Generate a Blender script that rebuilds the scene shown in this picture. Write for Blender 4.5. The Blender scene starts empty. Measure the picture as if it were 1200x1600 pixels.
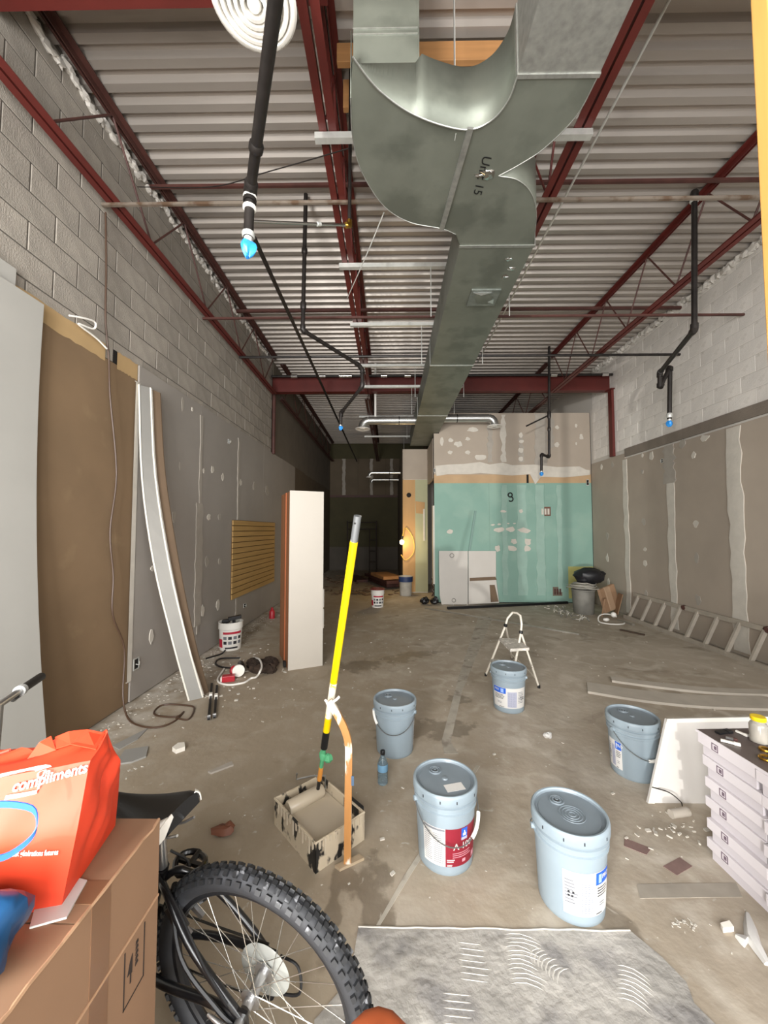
import bpy, math, random
from mathutils import Vector, Matrix
random.seed(11)
scene = bpy.context.scene
COL = scene.collection
R = math.radians

# ------------------------------------------------------------------ camera
CAM_H, F_PX = 1.57, 600.0
cam_d = bpy.data.cameras.new('camera')
cam_d.sensor_fit = 'VERTICAL'; cam_d.sensor_height = 24.0; cam_d.sensor_width = 18.0
cam_d.lens = 24.0 * F_PX / 1600.0
cam_d.clip_start = 0.02; cam_d.clip_end = 200
cam = bpy.data.objects.new('camera', cam_d); COL.objects.link(cam)
cam.location = (0, 0, CAM_H)
cam.rotation_euler = (R(92.67), 0, R(0.76))
scene.camera = cam
CAM_M = Matrix.Translation((0, 0, CAM_H)) @ cam.rotation_euler.to_matrix().to_4x4()

# ------------------------------------------------------------------ light
world = bpy.data.worlds.new('world'); scene.world = world
world.use_nodes = True
_bg = world.node_tree.nodes['Background']
_bg.inputs[0].default_value = (0.75, 0.85, 1.0, 1); _bg.inputs[1].default_value = 0.6

def area_light(name, loc, rot, sx, sy, power, color, spread=180):
    d = bpy.data.lights.new(name, 'AREA'); d.shape = 'RECTANGLE'
    d.size = sx; d.size_y = sy; d.energy = power; d.color = color; d.spread = R(spread)
    o = bpy.data.objects.new(name, d); COL.objects.link(o)
    o.location = loc; o.rotation_euler = rot
    return o
# daylight arriving through the glazed bays of the shop front behind the photographer
area_light('daylight_bay_one', (-1.31, -1.78, 1.95), (R(90), 0, 0), 1.15, 3.0, 300, (1.0, 0.985, 0.96))
area_light('daylight_bay_two', (0.05, -1.78, 1.95), (R(90), 0, 0), 1.15, 3.0, 100, (1.0, 0.985, 0.96))
area_light('daylight_bay_three', (2.55, -1.78, 2.1), (R(90), 0, 0), 3.0, 2.6, 130, (1.0, 0.985, 0.96))
# sun glancing off parked cars in the street, low and almost level
sp = bpy.data.lights.new('street_glint', 'SPOT'); sp.energy = 2500; sp.spot_size = R(26); sp.spot_blend = 0.3
sp.shadow_soft_size = 0.09; sp.color = (1.0, 0.97, 0.92)
spo = bpy.data.objects.new('street_glint', sp); COL.objects.link(spo)
spo.location = (-3.63, -10.6, 0.96)
spo.rotation_euler = Vector((2.0, 6.9, 0.38)).to_track_quat('-Z', 'Y').to_euler()

vs = scene.view_settings
vs.view_transform = 'Standard'; vs.look = 'None'; vs.gamma = 1.0; vs.use_curve_mapping = False
vs.exposure = 0.85

# ------------------------------------------------------------------ helpers
def _ray(px, py):
    d = Vector(((px - 600) / F_PX, (800 - py) / F_PX, -1))
    return (CAM_M.to_3x3() @ d)
def at_z(px, py, z):
    d = _ray(px, py); t = (z - CAM_H) / d.z
    return Vector((d.x * t, d.y * t, z))
def at_y(px, py, y):
    d = _ray(px, py); t = y / d.y
    return Vector((d.x * t, y, CAM_H + d.z * t))
def at_x(px, py, x):
    d = _ray(px, py); t = x / d.x
    return Vector((x, d.y * t, CAM_H + d.z * t))

def C(h, k=1.0):
    r = []
    for i in (0, 2, 4):
        c = int(h[i:i + 2], 16) / 255
        r.append((c / 12.92 if c <= 0.04045 else ((c + 0.055) / 1.055) ** 2.4) * k)
    return (r[0], r[1], r[2], 1)

MATS = {}
def M(name, col, rough=0.6, metal=0.0, var=0.0, scale=6.0, bump=0.0, bscale=60.0, col2=None, lo=0.55, hi=0.65, cscale=4.0,
      stretch=(1, 1, 1), pos=False, rnd=0.0, spec=0.5, trans=0.0, alpha=None, emit=None, estr=0, coat=0):
    """procedural material: base colour, mottled value, second colour in noise patches, fine bump"""
    if name in MATS: return MATS[name]
    m = bpy.data.materials.new(name); m.use_nodes = True
    nt = m.node_tree; N = nt.nodes; L = nt.links
    b = N['Principled BSDF']
    b.inputs['Roughness'].default_value = rough; b.inputs['Metallic'].default_value = metal
    b.inputs['Specular IOR Level'].default_value = spec
    b.inputs['Transmission Weight'].default_value = trans
    b.inputs['Coat Weight'].default_value = coat
    if emit: b.inputs['Emission Color'].default_value = emit; b.inputs['Emission Strength'].default_value = estr
    if isinstance(col, str): col = C(col)
    b.inputs['Base Color'].default_value = col
    src = None
    if pos:
        src = N.new('ShaderNodeNewGeometry').outputs['Position']
    else:
        src = N.new('ShaderNodeTexCoord').outputs['Object']
    mp = N.new('ShaderNodeMapping'); mp.inputs['Scale'].default_value = stretch
    L.new(src, mp.inputs['Vector']); vec = mp.outputs[0]
    cur = None
    def noise(sc, det=4):
        n = N.new('ShaderNodeTexNoise'); n.inputs['Scale'].default_value = sc; n.inputs['Detail'].default_value = det
        L.new(vec, n.inputs['Vector']); return n.outputs['Fac']
    def mixc(fac, a, bb):
        x = N.new('ShaderNodeMix'); x.data_type = 'RGBA'
        L.new(fac, x.inputs[0]) if hasattr(fac, 'links') else None
        for i, v in ((6, a), (7, bb)):
            if hasattr(v, 'links'): L.new(v, x.inputs[i])
            else: x.inputs[i].default_value = v
        return x.outputs[2]
    def ramp(s, a, bb):
        r = N.new('ShaderNodeMapRange'); r.inputs[1].default_value = a; r.inputs[2].default_value = bb
        L.new(s, r.inputs[0]); return r.outputs[0]
    if var:
        d = tuple(c * (1 - var) for c in col[:3]) + (1,); u = tuple(min(1, c * (1 + var)) for c in col[:3]) + (1,)
        cur = mixc(ramp(noise(scale), 0.3, 0.7), d, u)
    if col2 is not None:
        if isinstance(col2, str): col2 = C(col2)
        cur = mixc(ramp(noise(cscale, 6), lo, hi), cur if cur is not None else col, col2)
    if rnd:
        oi = N.new('ShaderNodeObjectInfo')
        hs = N.new('ShaderNodeHueSaturation')
        L.new(ramp_r(N, L, oi.outputs['Random'], 1 - rnd, 1 + rnd), hs.inputs['Value'])
        if cur is not None: L.new(cur, hs.inputs['Color'])
        else: hs.inputs['Color'].default_value = col
        cur = hs.outputs[0]
    if cur is not None: L.new(cur, b.inputs['Base Color'])
    if bump:
        bp = N.new('ShaderNodeBump'); bp.inputs['Strength'].default_value = bump; bp.inputs['Distance'].default_value = 0.01
        L.new(noise(bscale, 5), bp.inputs['Height']); L.new(bp.outputs[0], b.inputs['Normal'])
    MATS[name] = m
    return m
def ramp_r(N, L, s, a, b):
    r = N.new('ShaderNodeMapRange'); r.inputs[3].default_value = a; r.inputs[4].default_value = b
    L.new(s, r.inputs[0]); return r.outputs[0]

W = {}     # object -> world matrix
class MB:
    def __init__(s): s.v = []; s.f = []
    def add(s, vs, fs):
        o = len(s.v); s.v += [Vector(v) for v in vs]; s.f += [tuple(i + o for i in f) for f in fs]; return s
    def bx(s, x0, x1, y0, y1, z0, z1):
        return s.add([(x0, y0, z0), (x1, y0, z0), (x1, y1, z0), (x0, y1, z0), (x0, y0, z1), (x1, y0, z1), (x1, y1, z1), (x0, y1, z1)],
                     [(0, 3, 2, 1), (4, 5, 6, 7), (0, 1, 5, 4), (1, 2, 6, 5), (2, 3, 7, 6), (3, 0, 4, 7)])
    def obox(s, c, ax, ay, az):
        """oriented box: centre and three half-axis vectors"""
        c = Vector(c); ax, ay, az = Vector(ax), Vector(ay), Vector(az)
        vs = [c - ax - ay - az, c + ax - ay - az, c + ax + ay - az, c - ax + ay - az, c - ax - ay + az, c + ax - ay + az, c + ax + ay + az, c - ax + ay + az]
        fs = [(0, 3, 2, 1), (4, 5, 6, 7), (0, 1, 5, 4), (1, 2, 6, 5), (2, 3, 7, 6), (3, 0, 4, 7)]
        if ax.cross(ay).dot(az) < 0: fs = [f[::-1] for f in fs]
        return s.add(vs, fs)
    def beam(s, p0, p1, w, h, up=(0, 0, 1)):
        p0, p1 = Vector(p0), Vector(p1); d = p1 - p0; n = d.normalized(); up = Vector(up)
        sx = n.cross(up)
        if sx.length < 1e-4: sx = n.cross(Vector((1, 0, 0)))
        sx.normalize(); sz = sx.cross(n)
        return s.obox((p0 + p1) / 2, d / 2, sx * w / 2, sz * h / 2)
    def tube(s, pts, r, n=8, closed=False, caps=True):
        pts = [Vector(p) for p in pts]; m = len(pts)
        rs = r if isinstance(r, (list, tuple)) else [r] * m
        o = len(s.v); prev = None
        for i, p in enumerate(pts):
            if closed: t = pts[(i + 1) % m] - pts[i - 1]
            else: t = pts[min(i + 1, m - 1)] - pts[max(i - 1, 0)]
            if t.length < 1e-9: t = Vector((0, 0, 1))
            t.normalize()
            if prev is None:
                a = Vector((0, 0, 1)) if abs(t.z) < 0.9 else Vector((1, 0, 0))
                u = t.cross(a).normalized()
            else:
                u = prev - t * prev.dot(t)
                if u.length < 1e-6: u = t.cross(Vector((0, 1, 0)))
                u.normalize()
            prev = u; w = t.cross(u)
            for k in range(n):
                a = 2 * math.pi * k / n
                s.v.append(p + (u * math.cos(a) + w * math.sin(a)) * rs[i])
        for i in range(m if closed else m - 1):
            for k in range(n):
                a = o + i * n + k; b = o + i * n + (k + 1) % n; j = (i + 1) % m
                c = o + j * n + (k + 1) % n; d = o + j * n + k
                s.f.append((a, b, c, d))
        if caps and not closed:
            s.f.append(tuple(o + k for k in range(n))[::-1]); s.f.append(tuple(o + (m - 1) * n + k for k in range(n)))
        return s
    def cyl(s, p0, p1, r0, r1=None, n=14):
        return s.tube([p0, p1], [r0, r0 if r1 is None else r1], n)
    def lathe(s, prof, n=32, c=(0, 0, 0), axis=None):
        """profile of (r, z) about the z axis at c (or about 'axis')"""
        o = len(s.v); c = Vector(c)
        q = Vector((0, 0, 1)).rotation_difference(Vector(axis)) if axis is not None else None
        for r, z in prof:
            for k in range(n):
                a = 2 * math.pi * k / n; p = Vector((r * math.cos(a), r * math.sin(a), z))
                if q: p = q @ p
                s.v.append(c + p)
        for i in range(len(prof) - 1):
            for k in range(n):
                k2 = (k + 1) % n
                s.f.append((o + i * n + k, o + i * n + k2, o + (i + 1) * n + k2, o + (i + 1) * n + k))
        return s
    def prism(s, poly, z0, z1):
        n = len(poly); o = len(s.v)
        A = sum(poly[i][0] * poly[(i + 1) % n][1] - poly[(i + 1) % n][0] * poly[i][1] for i in range(n))
        if A < 0: poly = poly[::-1]
        s.v += [Vector((p[0], p[1], z0)) for p in poly] + [Vector((p[0], p[1], z1)) for p in poly]
        s.f.append(tuple(o + i for i in range(n))[::-1]); s.f.append(tuple(o + n + i for i in range(n)))
        for i in range(n):
            j = (i + 1) % n; s.f.append((o + i, o + j, o + n + j, o + n + i))
        return s
    def slab(s, pts, nrm, th):
        """polygon pts (in a plane) extruded along -nrm*th; front faces nrm"""
        n = len(pts); o = len(s.v); nv = Vector(nrm).normalized()
        pts = [Vector(p) for p in pts]
        cc = Vector((0, 0, 0))
        for i in range(n): cc += pts[i].cross(pts[(i + 1) % n])
        if cc.dot(nv) < 0: pts = pts[::-1]
        s.v += pts + [p - nv * th for p in pts]
        s.f.append(tuple(range(o, o + n))); s.f.append(tuple(range(o + n, o + 2 * n))[::-1])
        for i in range(n):
            j = (i + 1) % n; s.f.append((o + j, o + i, o + n + i, o + n + j))
        return s
    def grid(s, rows, thick=None, closed=False):
        """rows of points -> quads"""
        o = len(s.v); n = len(rows[0])
        for r in rows: s.v += [Vector(p) for p in r]
        for i in range(len(rows) - 1):
            for k in range(n if closed else n - 1):
                k2 = (k + 1) % n
                s.f.append((o + i * n + k, o + i * n + k2, o + (i + 1) * n + k2, o + (i + 1) * n + k))
        return s
    def blob(s, c, rx, ry, rz, n=10, jit=0.15, rnd=random):
        o = len(s.v); c = Vector(c)
        m = max(4, n // 2)
        for i in range(m + 1):
            th = math.pi * i / m
            for k in range(n):
                a = 2 * math.pi * k / n; j = 1 + rnd.uniform(-jit, jit)
                s.v.append(c + Vector((rx * math.sin(th) * math.cos(a) * j, ry * math.sin(th) * math.sin(a) * j, -rz * math.cos(th) * j)))
        for i in range(m):
            for k in range(n):
                k2 = (k + 1) % n
                s.f.append((o + i * n + k, o + i * n + k2, o + (i + 1) * n + k2, o + (i + 1) * n + k))
        return s
    def build(s, name, mat, parent=None, smooth=False, local=False, bevel=0, solid=0, sub=0):
        me = bpy.data.meshes.new(name)
        o = bpy.data.objects.new(name, me)
        vs = s.v
        if parent is not None:
            if not local:
                inv = W[parent].inverted(); vs = [inv @ v for v in vs]
            o.parent = parent; W[o] = W[parent].copy()
        else:
            xs = [v.x for v in vs]; ys = [v.y for v in vs]; zs = [v.z for v in vs]
            b = Vector(((min(xs) + max(xs)) / 2, (min(ys) + max(ys)) / 2, min(zs)))
            vs = [v - b for v in vs]; o.location = b; W[o] = Matrix.Translation(b)
        me.from_pydata([tuple(v) for v in vs], [], s.f)
        me.materials.append(mat)
        if smooth:
            me.polygons.foreach_set('use_smooth', [True] * len(me.polygons))
            me.set_sharp_from_angle(angle=R(38))
        me.update()
        COL.objects.link(o)
        if solid:
            md = o.modifiers.new('solid', 'SOLIDIFY'); md.thickness = solid; md.offset = 0
        if bevel:
            md = o.modifiers.new('bevel', 'BEVEL'); md.width = bevel; md.segments = 2; md.limit_method = 'ANGLE'
        if sub:
            md = o.modifiers.new('sub', 'SUBSURF'); md.levels = sub; md.render_levels = sub
        return o

def tag(o, label, cat=None, group=None, kind=None):
    o['label'] = label
    if cat: o['category'] = cat
    if group: o['group'] = group
    if kind: o['kind'] = kind
    return o
def thing(name, label, cat, loc=(0, 0, 0), rz=0.0, group=None, rot=None):
    o = bpy.data.objects.new(name, None); COL.objects.link(o)
    o.empty_display_size = 0.1
    o.location = loc; o.rotation_euler = rot if rot else (0, 0, rz)
    W[o] = Matrix.Translation(Vector(loc)) @ o.rotation_euler.to_matrix().to_4x4()
    tag(o, label, cat, group); return o
def struct(o, label=None):
    o['kind'] = 'structure'
    if label: o['label'] = label
    return o
def tree_copy(o, parent=None):
    c = o.copy(); COL.objects.link(c); c.parent = parent
    for ch in list(o.children): tree_copy(ch, c)
    return c

def arc(c, r, a0, a1, n, u=(1, 0, 0), w=(0, 0, 1)):
    c, u, w = Vector(c), Vector(u), Vector(w)
    return [c + u * (r * math.cos(a0 + (a1 - a0) * i / n)) + w * (r * math.sin(a0 + (a1 - a0) * i / n)) for i in range(n + 1)]
def catmull(pts, k=6):
    pts = [Vector(p) for p in pts]; out = []
    P = [pts[0] * 2 - pts[1]] + pts + [pts[-1] * 2 - pts[-2]]
    for i in range(1, len(P) - 2):
        for j in range(k):
            t = j / k
            out.append(0.5 * ((2 * P[i]) + (P[i + 1] - P[i - 1]) * t + (2 * P[i - 1] - 5 * P[i] + 4 * P[i + 1] - P[i + 2]) * t * t + (3 * P[i] - P[i - 1] - 3 * P[i + 1] + P[i + 2]) * t ** 3))
    out.append(pts[-1]); return out

def text_geo(txt, size, bold=False, shear=0.0):
    """flat text as (verts2d, faces), centred horizontally on 0, baseline at 0"""
    cu = bpy.data.curves.new('lettering', 'FONT'); cu.body = txt; cu.size = size; cu.align_x = 'CENTER'; cu.shear = shear
    if bold: cu.offset = size * 0.02
    cu.resolution_u = 3
    ob = bpy.data.objects.new('lettering', cu); COL.objects.link(ob)
    dg = bpy.context.evaluated_depsgraph_get()
    me = bpy.data.meshes.new_from_object(ob.evaluated_get(dg))
    v = [(p.co.x, p.co.y) for p in me.vertices]; f = [tuple(p.vertices) for p in me.polygons]
    bpy.data.objects.remove(ob); bpy.data.curves.remove(cu); bpy.data.meshes.remove(me)
    return v, f
def mapped(mb, geo, fn):
    return mb.add([fn(x, y) for x, y in geo[0]], geo[1])

# ------------------------------------------------------------------ materials
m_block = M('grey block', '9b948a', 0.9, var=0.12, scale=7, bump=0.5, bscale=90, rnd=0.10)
m_blockw = M('white painted block', 'e2ddd6', 0.85, var=0.08, scale=3, bump=0.35, bscale=60, col2='cbc5bc', lo=0.6, hi=0.72, cscale=5, rnd=0.04)
m_shiny = M('bright spiral duct', 'c4c5c2', 0.3, metal=0.9, var=0.1, scale=6, pos=True)
m_mortar = M('mortar', '625c55', 0.95, bump=0.4, pos=True)
m_mortarw = M('painted mortar', 'cbc6be', 0.95, bump=0.3, pos=True)
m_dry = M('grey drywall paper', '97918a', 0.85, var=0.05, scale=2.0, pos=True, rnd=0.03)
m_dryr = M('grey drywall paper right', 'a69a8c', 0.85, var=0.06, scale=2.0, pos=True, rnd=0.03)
m_dryw = M('pale drywall sheet', 'a9a7a1', 0.8, var=0.04, scale=2.0)
m_kraft = M('brown paper board', '7f684e', 0.85, var=0.10, scale=1.6, col2='8b7558', lo=0.62, hi=0.8, cscale=3, pos=True)
m_tan = M('tan paper strip', 'b3966b', 0.85, var=0.08, scale=3, pos=True)
m_tano = M('orange tan paper strip', 'b89b78', 0.85, var=0.08, scale=3, pos=True)
m_mud = M('joint compound', 'c9c3b8', 0.85, var=0.06, scale=9, bump=0.25, bscale=30, pos=True)
m_mudg = M('thin joint compound', 'a39c92', 0.85, var=0.06, scale=9, pos=True)
m_mudt = M('thin compound over green board', '93b0a4', 0.85, var=0.06, scale=6, pos=True)
m_teal = M('green moisture board', '83a598', 0.8, var=0.06, scale=1.5, col2='8faea0', lo=0.5, hi=0.7, cscale=2, pos=True)
m_olive = M('olive wall paint', '47422a', 0.8, var=0.1, scale=3, pos=True)
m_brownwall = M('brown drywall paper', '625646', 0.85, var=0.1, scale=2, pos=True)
m_ply = M('plywood tan', 'b48f60', 0.75, var=0.14, scale=3, stretch=(1, 1, 0.15), pos=True)
m_greenish = M('greenish drywall', 'a5a586', 0.85, var=0.05, scale=3, pos=True)
m_white = M('white wall', 'cfcac0', 0.85, var=0.04, scale=3, pos=True)
m_deck = M('galvanised roof deck', 'aaa29a', 0.42, metal=0.45, var=0.10, scale=1.4, col2='7e766e', lo=0.6, hi=0.75, cscale=1.2, stretch=(0.3, 2, 1), pos=True)
m_dark = M('dark void', '1a1714', 0.9)
m_red = M('red oxide steel', '5a201b', 0.5, var=0.12, scale=5, pos=True)
m_redbrown = M('brown primer steel', '4b2c26', 0.6, var=0.2, scale=8, pos=True)
m_black = M('black iron pipe', '2a2624', 0.45, metal=0.4, var=0.3, scale=14, pos=True)
m_blackm = M('black plastic', '141416', 0.4)
m_galv = M('galvanised sheet', '7b7f75', 0.5, metal=0.6, var=0.10, scale=5, col2='6a6e65', lo=0.5, hi=0.62, cscale=3, pos=True)
m_galvs = M('spangled galvanised sheet', 'a3a49f', 0.4, metal=0.75, var=0.16, scale=28, pos=True)
m_strut = M('bright galvanised strut', 'cfd0cb', 0.4, metal=0.45, var=0.08, scale=20, pos=True)
m_chrome = M('bright metal', 'd8d8d8', 0.2, metal=1.0)
m_brass = M('brass', 'b98f3c', 0.3, metal=1.0)
m_wood = M('sawn lumber', 'a8794a', 0.75, var=0.18, scale=6, stretch=(0.2, 3, 3), pos=True)
m_stud = M('pale framing lumber', 'c2914c', 0.7, var=0.15, scale=5, stretch=(4, 4, 0.25), pos=True)
m_blue = M('blue plastic wrap', '2f8fe0', 0.4, var=0.15, scale=40)
m_whitepl = M('white plastic', 'e6e3dc', 0.4)
m_whitem = M('white enamel', 'e9e5dc', 0.45, var=0.03, scale=10)
m_alu = M('aluminium', 'b8b4ab', 0.38, metal=0.8, var=0.08, scale=20)
m_dust = M('plaster dust', 'b9b3a8', 0.95, var=0.1, scale=10, pos=True)
m_glass = bpy.data.materials.new('window glass'); m_glass.use_nodes = True
def _glass():
    nt = m_glass.node_tree; N = nt.nodes; L = nt.links
    N.remove(N['Principled BSDF'])
    t = N.new('ShaderNodeBsdfTransparent'); g = N.new('ShaderNodeBsdfGlossy'); g.inputs['Roughness'].default_value = 0.02
    mx = N.new('ShaderNodeMixShader'); mx.inputs[0].default_value = 0.07
    L.new(t.outputs[0], mx.inputs[1]); L.new(g.outputs[0], mx.inputs[2]); L.new(mx.outputs[0], N['Material Output'].inputs[0])
_glass()

def floor_mat():
    m = bpy.data.materials.new('worn concrete'); m.use_nodes = True
    nt = m.node_tree; N = nt.nodes; L = nt.links; b = N['Principled BSDF']
    P = N.new('ShaderNodeNewGeometry').outputs['Position']
    def noise(sc, det=6, dist=0.0, st=None):
        v = P
        if st:
            mp = N.new('ShaderNodeMapping'); mp.inputs['Scale'].default_value = st; L.new(P, mp.inputs[0]); v = mp.outputs[0]
        n = N.new('ShaderNodeTexNoise'); n.inputs['Scale'].default_value = sc; n.inputs['Detail'].default_value = det
        n.inputs['Distortion'].default_value = dist
        L.new(v, n.inputs['Vector']); return n.outputs['Fac']
    def rng(s, a, c, lo=0, hi=1):
        r = N.new('ShaderNodeMapRange'); r.inputs[1].default_value = a; r.inputs[2].default_value = c
        r.inputs[3].default_value = lo; r.inputs[4].default_value = hi; L.new(s, r.inputs[0]); return r.outputs[0]
    def mix(f, a, c):
        x = N.new('ShaderNodeMix'); x.data_type = 'RGBA'; L.new(f, x.inputs[0])
        for i, v in ((6, a), (7, c)):
            if hasattr(v, 'links'): L.new(v, x.inputs[i])
            else: x.inputs[i].default_value = v
        return x.outputs[2]
    def math_(op, a, c):
        x = N.new('ShaderNodeMath'); x.operation = op
        for i, v in ((0, a), (1, c)):
            if hasattr(v, 'links'): L.new(v, x.inputs[i])
            else: x.inputs[i].default_value = v
        return x.outputs[0]
    col = mix(rng(noise(0.9), 0.3, 0.7), C('9b8f7e'), C('b3a899'))
    col = mix(rng(noise(5.0, 8, 0.6), 0.48, 0.72), col, C('bfb6a8'))
    col = mix(rng(noise(2.2, 8, 1.0), 0.60, 0.74), col, C('857a6a'))
    # browner ground-in dirt over the left and middle of the shop
    sx = N.new('ShaderNodeSeparateXYZ'); L.new(P, sx.inputs[0])
    brn = math_('MULTIPLY', rng(math_('ADD', sx.outputs[0], rng(noise(1.1, 5), .3, .7, -.9, .9)), 0.9, -0.4), 0.6)
    col = mix(brn, col, C('8c7d66'))
    dustm = math_('MULTIPLY', rng(sx.outputs[0], -1.55, -2.2), rng(noise(6, 6), 0.35, 0.6))
    col = mix(dustm, col, C('bdb6aa'))
    # wet and oily stains of their own shape: x, y, rx, ry, angle
    stains = [(545, 1378, .055, .075, .2), (575, 1385, .05, .13, .1), (590, 1420, .07, .22, .0), (650, 1022, .32, .12, .3), (620, 1030, .2, .16, .0), (560, 1040, .28, .2, .4),
              (715, 1093, .13, .08, .0), (520, 1420, .035, .20, .0), (700, 1140, .24, .14, .5), (640, 1140, .3, .16, .2), (960, 1440, .06, .25, .3)]
    wet = None
    for px, py, rx, ry, an in stains:
        p = at_z(px, py, 0)
        mp = N.new('ShaderNodeMapping'); mp.vector_type = 'TEXTURE'
        mp.inputs['Location'].default_value = (p.x, p.y, 0); mp.inputs['Rotation'].default_value = (0, 0, an); mp.inputs['Scale'].default_value = (rx, ry, 1)
        L.new(P, mp.inputs[0])
        ln = N.new('ShaderNodeVectorMath'); ln.operation = 'LENGTH'; L.new(mp.outputs[0], ln.inputs[0])
        s = rng(math_('ADD', ln.outputs['Value'], rng(noise(9, 6), 0.3, 0.7, -0.55, 0.55)), 1.05, 0.75)
        wet = s if wet is None else math_('MAXIMUM', wet, s)
    col = mix(math_('MULTIPLY', wet, 0.5), col, C('4d4132'))
    # white paint specks
    col = mix(rng(noise(38, 2), 0.74, 0.77), col, C('d2cdc4'))
    col = mix(rng(noise(14, 8, 1.5), 0.66, 0.74), col, C('b4ada1'))
    L.new(col, b.inputs['Base Color'])
    L.new(rng(wet, 0, 1, 0.75, 0.55), b.inputs['Roughness'])
    bp = N.new('ShaderNodeBump'); bp.inputs['Strength'].default_value = 0.35; bp.inputs['Distance'].default_value = 0.01
    L.new(noise(18, 8), bp.inputs['Height']); L.new(bp.outputs[0], b.inputs['Normal'])
    return m
m_floor = floor_mat()

# ------------------------------------------------------------------ shell
XL, XR, YB = -2.35, 4.40, 15.2
DECK = 5.0
floor = struct(MB().bx(-2.7, 4.8, -1.9, 15.5, -0.15, 0).build('floor', m_floor), 'bare stained concrete floor')

# patch of old tile mortar in front, with trowel ridges
m_thin = M('old tile mortar', 'a09c95', 0.75, var=0.22, scale=4.5, col2='7f7c79', lo=0.52, hi=0.64, cscale=4.2, bump=1.0, bscale=22, pos=True)
p = [at_z(x, y, 0) for x, y in ((560, 1449), (700, 1452), (850, 1454), (985, 1456))]
poly = [(v.x, v.y) for v in p]
poly += [(1.0, 1.5), (1.03, 1.42), (1.01, 1.36), (1.05, 1.27), (1.02, 1.22), (1.03, 1.15), (0.98, 1.08), (1.0, 1.0), (.96, .9), (0.97, 0.6), (-0.35, 0.6), (-.31, .8), (-0.33, .92), (-0.27, 1.02), (-.29, 1.1), (-0.22, 1.2), (-.24, 1.3), (-0.15, 1.4), (-.13, 1.5)]
MB().prism(poly, -0.001, 0.004).build('mortar_patch', m_thin, floor)
rid = MB()
def ridges(x0, y0, n, ln, step, ang, w=0.006, bow=0.0):
    c, s = math.cos(ang), math.sin(ang)
    for i in range(n):
        l = ln * random.uniform(0.75, 1.05)
        pts = []
        for k in range(5):
            u = l * k / 4; vv = i * step + bow * math.sin(math.pi * k / 4)
            pts.append((x0 + u * c - vv * s, y0 + u * s + vv * c, 0.0015))
        rid.tube(pts, [w * .5, w, w, w, w * .5], 5)
for (px, py), n_, ln, st, ang, bow in (((715, 1530), 7, .13, .020, R(-6), .0), ((792, 1540), 12, .15, .015, R(-10), .018), ((872, 1545), 8, .10, .014, R(40), .02), ((690, 1600), 5, .12, .02, R(-4), 0), ((960, 1560), 8, .12, .016, R(-30), .02)):
    g = at_z(px, py, 0); ridges(g.x, g.y, n_, ln, st, ang, .0042, bow)
rid.build('trowel_ridge', M('mortar ridge', 'bdb9b1', .8, pos=True), floor, smooth=True)['kind'] = 'stuff'
MB().tube([v + Vector((0, random.uniform(-.003, .003), .003)) for v in catmull(p, 6)], .004, 5).build('mortar_edge', m_mud, floor, smooth=True)
# pale strips left where a partition stood
def strip(pts, name, mat):
    poly = [at_z(x, y, 0) for x, y in pts]
    MB().prism([(v.x, v.y) for v in poly], -0.001, 0.002).build(name, mat, floor)
m_pale = M('pale partition mark', 'a9a295', 0.8, var=0.14, scale=9, col2='8a8175', lo=.55, hi=.66, cscale=7, pos=True)
strip(((748, 962), (770, 964), (722, 1080), (704, 1160), (716, 1178), (694, 1178), (690, 1158), (716, 1060)), 'partition_mark', m_pale)
strip(((744, 1196), (750, 1197), (640, 1370), (594, 1446), (588, 1446), (632, 1368)), 'partition_mark', m_pale)
# scraps of red tile bedding
m_redt = M('red tile remnant', '7a625c', 0.8, var=0.15, scale=20, pos=True)
strip(((1036, 1354), (1062, 1340), (1082, 1354), (1058, 1368)), 'tile_remnant', m_redt)
strip(((976, 1310), (1018, 1326), (1010, 1336), (975, 1322)), 'tile_remnant', m_redt)
m_gt = M('grey tile bedding', '948c80', 0.8, var=0.1, scale=12, pos=True)
strip(((995, 1382), (1150, 1380), (1160, 1402), (1000, 1404)), 'tile_remnant', m_gt)

# --- left wall: block above, sheets below
wl = struct(MB().bx(-2.65, XL - 0.022, -1.7, 15.4, 0, 5.09).build('wall_left', m_mortar), 'concrete block wall with drywall below')
bm_half = None
def blocks(parent, face_x, nx, y0, y1, z0, z1, mat, off=0.0, depth=0.02, joint=0.012):
    k = 0; z = z0; base = None; base_h = None
    while z < z1 - 0.02:
        h = min(0.2, z1 - z)
        y = y0 - (0.2 if k % 2 else 0)
        while y < y1 - 0.02:
            a, b_ = max(y, y0), min(y + 0.4, y1)
            if b_ - a > 0.05:
                x = face_x + nx * random.uniform(-0.0015, 0.0015)
                key = (round(b_ - a, 3), round(h, 3))
                src = _bc.get((key, mat.name, nx))
                if src is None:
                    mb = MB(); hy = (b_ - a - joint) / 2; hz = (h - joint) / 2; bv = 0.002
                    rows = []
                    for xx, q in ((-depth, 0), (0 - bv, 0), (0, bv)):
                        rows.append([(nx * xx, -hy + q, -hz + q), (nx * xx, hy - q, -hz + q), (nx * xx, hy - q, hz - q), (nx * xx, -hy + q, hz - q)])
                    mb.grid(rows, closed=True); mb.f.append((8, 9, 10, 11) if nx > 0 else (11, 10, 9, 8))
                    if nx < 0: mb.f = [f[::-1] for f in mb.f]; mb.f[-1] = mb.f[-1]
                    me = bpy.data.meshes.new('block'); me.from_pydata([tuple(v) for v in mb.v], [], mb.f); me.materials.append(mat); me.update()
                    _bc[(key, mat.name, nx)] = src = me
                o = bpy.data.objects.new('block', src); COL.objects.link(o); o.parent = parent
                o.location = W[parent].inverted() @ Vector((x, (a + b_) / 2, z + h / 2))
            y += 0.4
        z += 0.2; k += 1
_bc = {}
blocks(wl, XL - 0.017, 1, 1.6, 7.62, 3.0, 5.0, m_block)
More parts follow.
